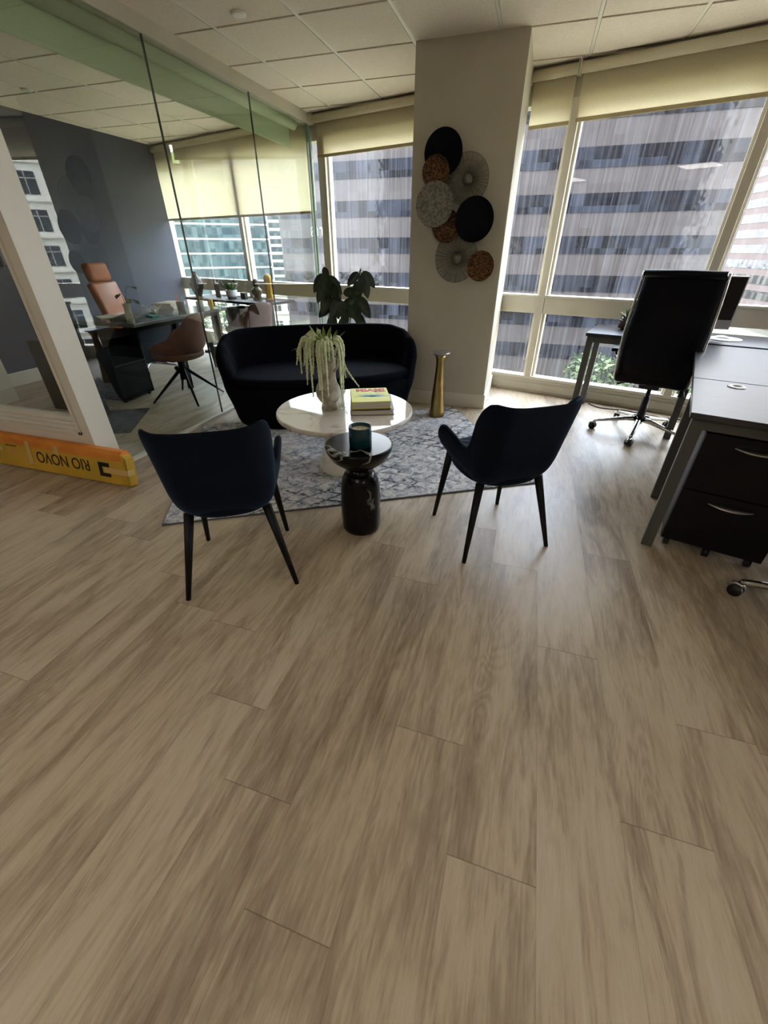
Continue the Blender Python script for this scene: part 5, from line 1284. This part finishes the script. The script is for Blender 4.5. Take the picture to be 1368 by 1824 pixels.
# little sign on the tower
bm = NB()
for (a, b, c, d) in ((-0.55, 0.55, 0.55, 0.45), (-0.55, 0.55, -0.45, -0.55), (-0.55, -0.45, -0.55, 0.55), (0.45, 0.55, -0.55, 0.55)): box(bm, a, b, -0.05, 0.02, min(c, d), max(c, d))
box(bm, -0.30, -0.18, -0.05, 0.02, -0.22, 0.22); box(bm, 0.18, 0.30, -0.05, 0.02, -0.22, 0.22); box(bm, -0.06, 0.06, -0.05, 0.02, -0.30, 0.30); box(bm, -0.40, 0.40, -0.05, 0.02, -0.05, 0.05)
o = link('sign_emblem', bm, M['whitefac'], dt); o.location = (-31.0 + 7.9, -0.06, 3.6 - GZ - 0.2)
text('sign_lettering', 'Ta', 1.3, 0.05, M['whitefac'], dt, T(-29.5 + 7.9, -0.1, 3.6 - GZ - 0.2) @ RX(PI / 2), 0.02, 1.0)
tower('banded_building', 'long pink banded wing running towards the viewer at far right', 62.0, 150.0, 84.0, 14, E0 + 62, R(-80), M['pink'], M['pinkglass'], E0 - 1.0, 3.7, 2.1, inset=0.5)
tower('glass_tower', 'teal glass tower with thin white floor bands seen through the office window', -116.0, 140.0, 58.0, 30, E0 + 60, R(40), M['whitefac'], M['tealglass'], E0 - 1.0, 4.3, 3.75, inset=0.5)
tower('balcony_tower', 'white residential tower with balconies right of the teal tower', -121.0, 202.0, 27.0, 20, E0 + 62, R(28), M['whitefac'], M['tealglass'], E0 - 1.0, 3.1, 1.9, inset=2.2)
def punched(name, label, cx, cy, w, d, z1, rz, body, cols, rows, z0, fh, ww, wh, side_cols=0):
    t = empty(name, label, 'building', (cx, cy, GZ), rz, 'city buildings beyond the windows')
    bm = NB(); box(bm, -w / 2, w / 2, 0, d, 0, z1 - GZ)
    for r_ in range(rows + 1): box(bm, -w / 2 - 0.25, w / 2 + 0.25, -0.25, d, z0 - GZ + r_ * fh - 0.75, z0 - GZ + r_ * fh - 0.45)
    link('facade', bm, body, t)
    for r_ in range(rows):
        for c in range(cols):
            x = -w / 2 + (c + 0.5) * w / cols; z = z0 - GZ + r_ * fh; bm = NB()
            box(bm, x - ww / 2, x + ww / 2, -0.06, 0.3, z, z + wh); f = link('window', bm, M['darkwin'], t)
            bm = NB(); box(bm, x - 0.06, x + 0.06, -0.12, 0.0, z, z + wh); box(bm, x - ww / 2, x + ww / 2, -0.12, 0.0, z + wh * 0.68, z + wh * 0.68 + 0.12); link('glazing_bar', bm, M['whitefac'], f)
    return t
punched('apartment_tower', 'tall cream tower with a green roof, mirrored in the glass partition', 98.0, 132.0, 15, 15, E0 + 21.0, R(-38), M['beige'], 5, 9, E0 - 9, 3.2, 1.3, 1.5)
for o in [x for x in bpy.data.objects if x.name == 'apartment_tower']:
    bm = NB(); lathe(bm, [(11.5, 0), (0.3, 5.0)], 4); g = link('green_roof', bm, M['greenroof'], o, False, (0, 7.5, E0 + 21.0 - GZ), (0, 0, R(45)))
punched('office_block', 'beige stepped office block mirrored in the glass beside the green roofed tower', 78.7, 90.6, 15, 12, E0 + 36, R(-42), M['beige'], 2, 9, E0 - 11, 4.0, 3.0, 1.4)
punched('white_building', 'white building with rows of square windows at far right, mirrored in the glass', 60.0, 49.0, 27, 14, E0 + 24, R(-51), M['brightfac'], 8, 9, E0 - 14, 4.0, 2.2, 2.4)

# our own block: facade behind and around this room, seen mirrored in the tower's glass
t = empty('home_building', 'beige banded block around this room, mirrored in the tower glass', 'building', (0, 0, 0), -A, 'city buildings beyond the windows')
for (x0, x1, y0, y1, z0, z1) in ((-40, 34, -9, VW + 0.10, GZ, -0.14), (-40, 34, -9, VW + 0.10, CEIL + 0.15, 34), (-40, -7.5, -9, VW + 0.05, -0.14, CEIL + 0.15), (8.4, 34, -9, VW + 0.05, -0.14, CEIL + 0.15)):
    bm = NB(); box(bm, x0, x1, y0, y1, z0, z1); link('facade', bm, M['beige'], t)
for k in list(range(-4, 0)) + list(range(1, 7)):
    bm = NB(); box(bm, -39, 33, VW + 0.0, VW + 0.14, 0.2 + k * 4.15, 2.2 + k * 4.15); link('ribbon_window', bm, M['darkwin'], t)

def tree(x, y, h, r, seed, label):
    rnd = random.Random(seed); t = empty('street_tree', label, 'tree', (x, y, GZ), 0, 'street trees below the windows')
    bm = NB(); tube(bm, [(0, 0, 0), (0.1, 0, h * 0.5), (0, 0.1, h * 0.75)], [0.3, 0.22, 0.1], 8); link('trunk', bm, M['trunk'], t, True)
    bm = NB()
    for k in range(420):
        a = rnd.uniform(0, 2 * PI); el = rnd.uniform(-0.5, 1.4); q = r * rnd.uniform(0.45, 1.0)
        p = Vector((q * math.cos(a) * math.cos(el), q * math.sin(a) * math.cos(el), h * 0.72 + q * 0.75 * math.sin(el)))
        s = rnd.uniform(0.25, 0.55)
        vs = [bm.verts.new(p + Vector((rnd.uniform(-s, s), rnd.uniform(-s, s), rnd.uniform(-s, s)))) for _ in range(4)]
        bm.faces.new(vs[:3]); bm.faces.new(vs[1:])
    link('crown', bm, M['tree'], t)
sp = [(8, 46, 8.5, 3.4), (16, 43, 9, 3.8), (24, 46, 9.5, 3.8), (14, 53, 8.5, 3), (22, 34, 10, 4.2), (32, 42, 9, 3.8), (7.5, 54, 8, 2.8), (13, 33, 6, 3.2), (-42, 48, 9, 4), (-46, 60, 10, 5), (-53, 50, 9, 4), (21, 56, 9, 3.2)]
names = ['street tree leftmost of those seen through the right windows', 'street tree behind the desk chair, beneath the tower', 'street tree right of the desk chair far below', 'small tree close to the foot of the tower', 'broad tree showing under the window desk at right', 'tree below the far right window', 'low tree at the very foot of the grey tower, behind the leftmost one', 'low tree nearest our building', 'tree in the gap left of the grey tower', 'large pale tree beyond the office window', 'tree farthest left below the teal tower', 'tall tree beside the grey tower corner']
for i, (x, y, h, r_) in enumerate(sp): tree(x, y, h + 1.5, r_, i, names[i])
punched('low_house', 'low pale building with a pitched roof below the teal tower', -60, 95, 22, 14, E0 - 8, R(30), M['whitefac'], 7, 2, E0 - 16.5, 4.0, 1.6, 1.8)
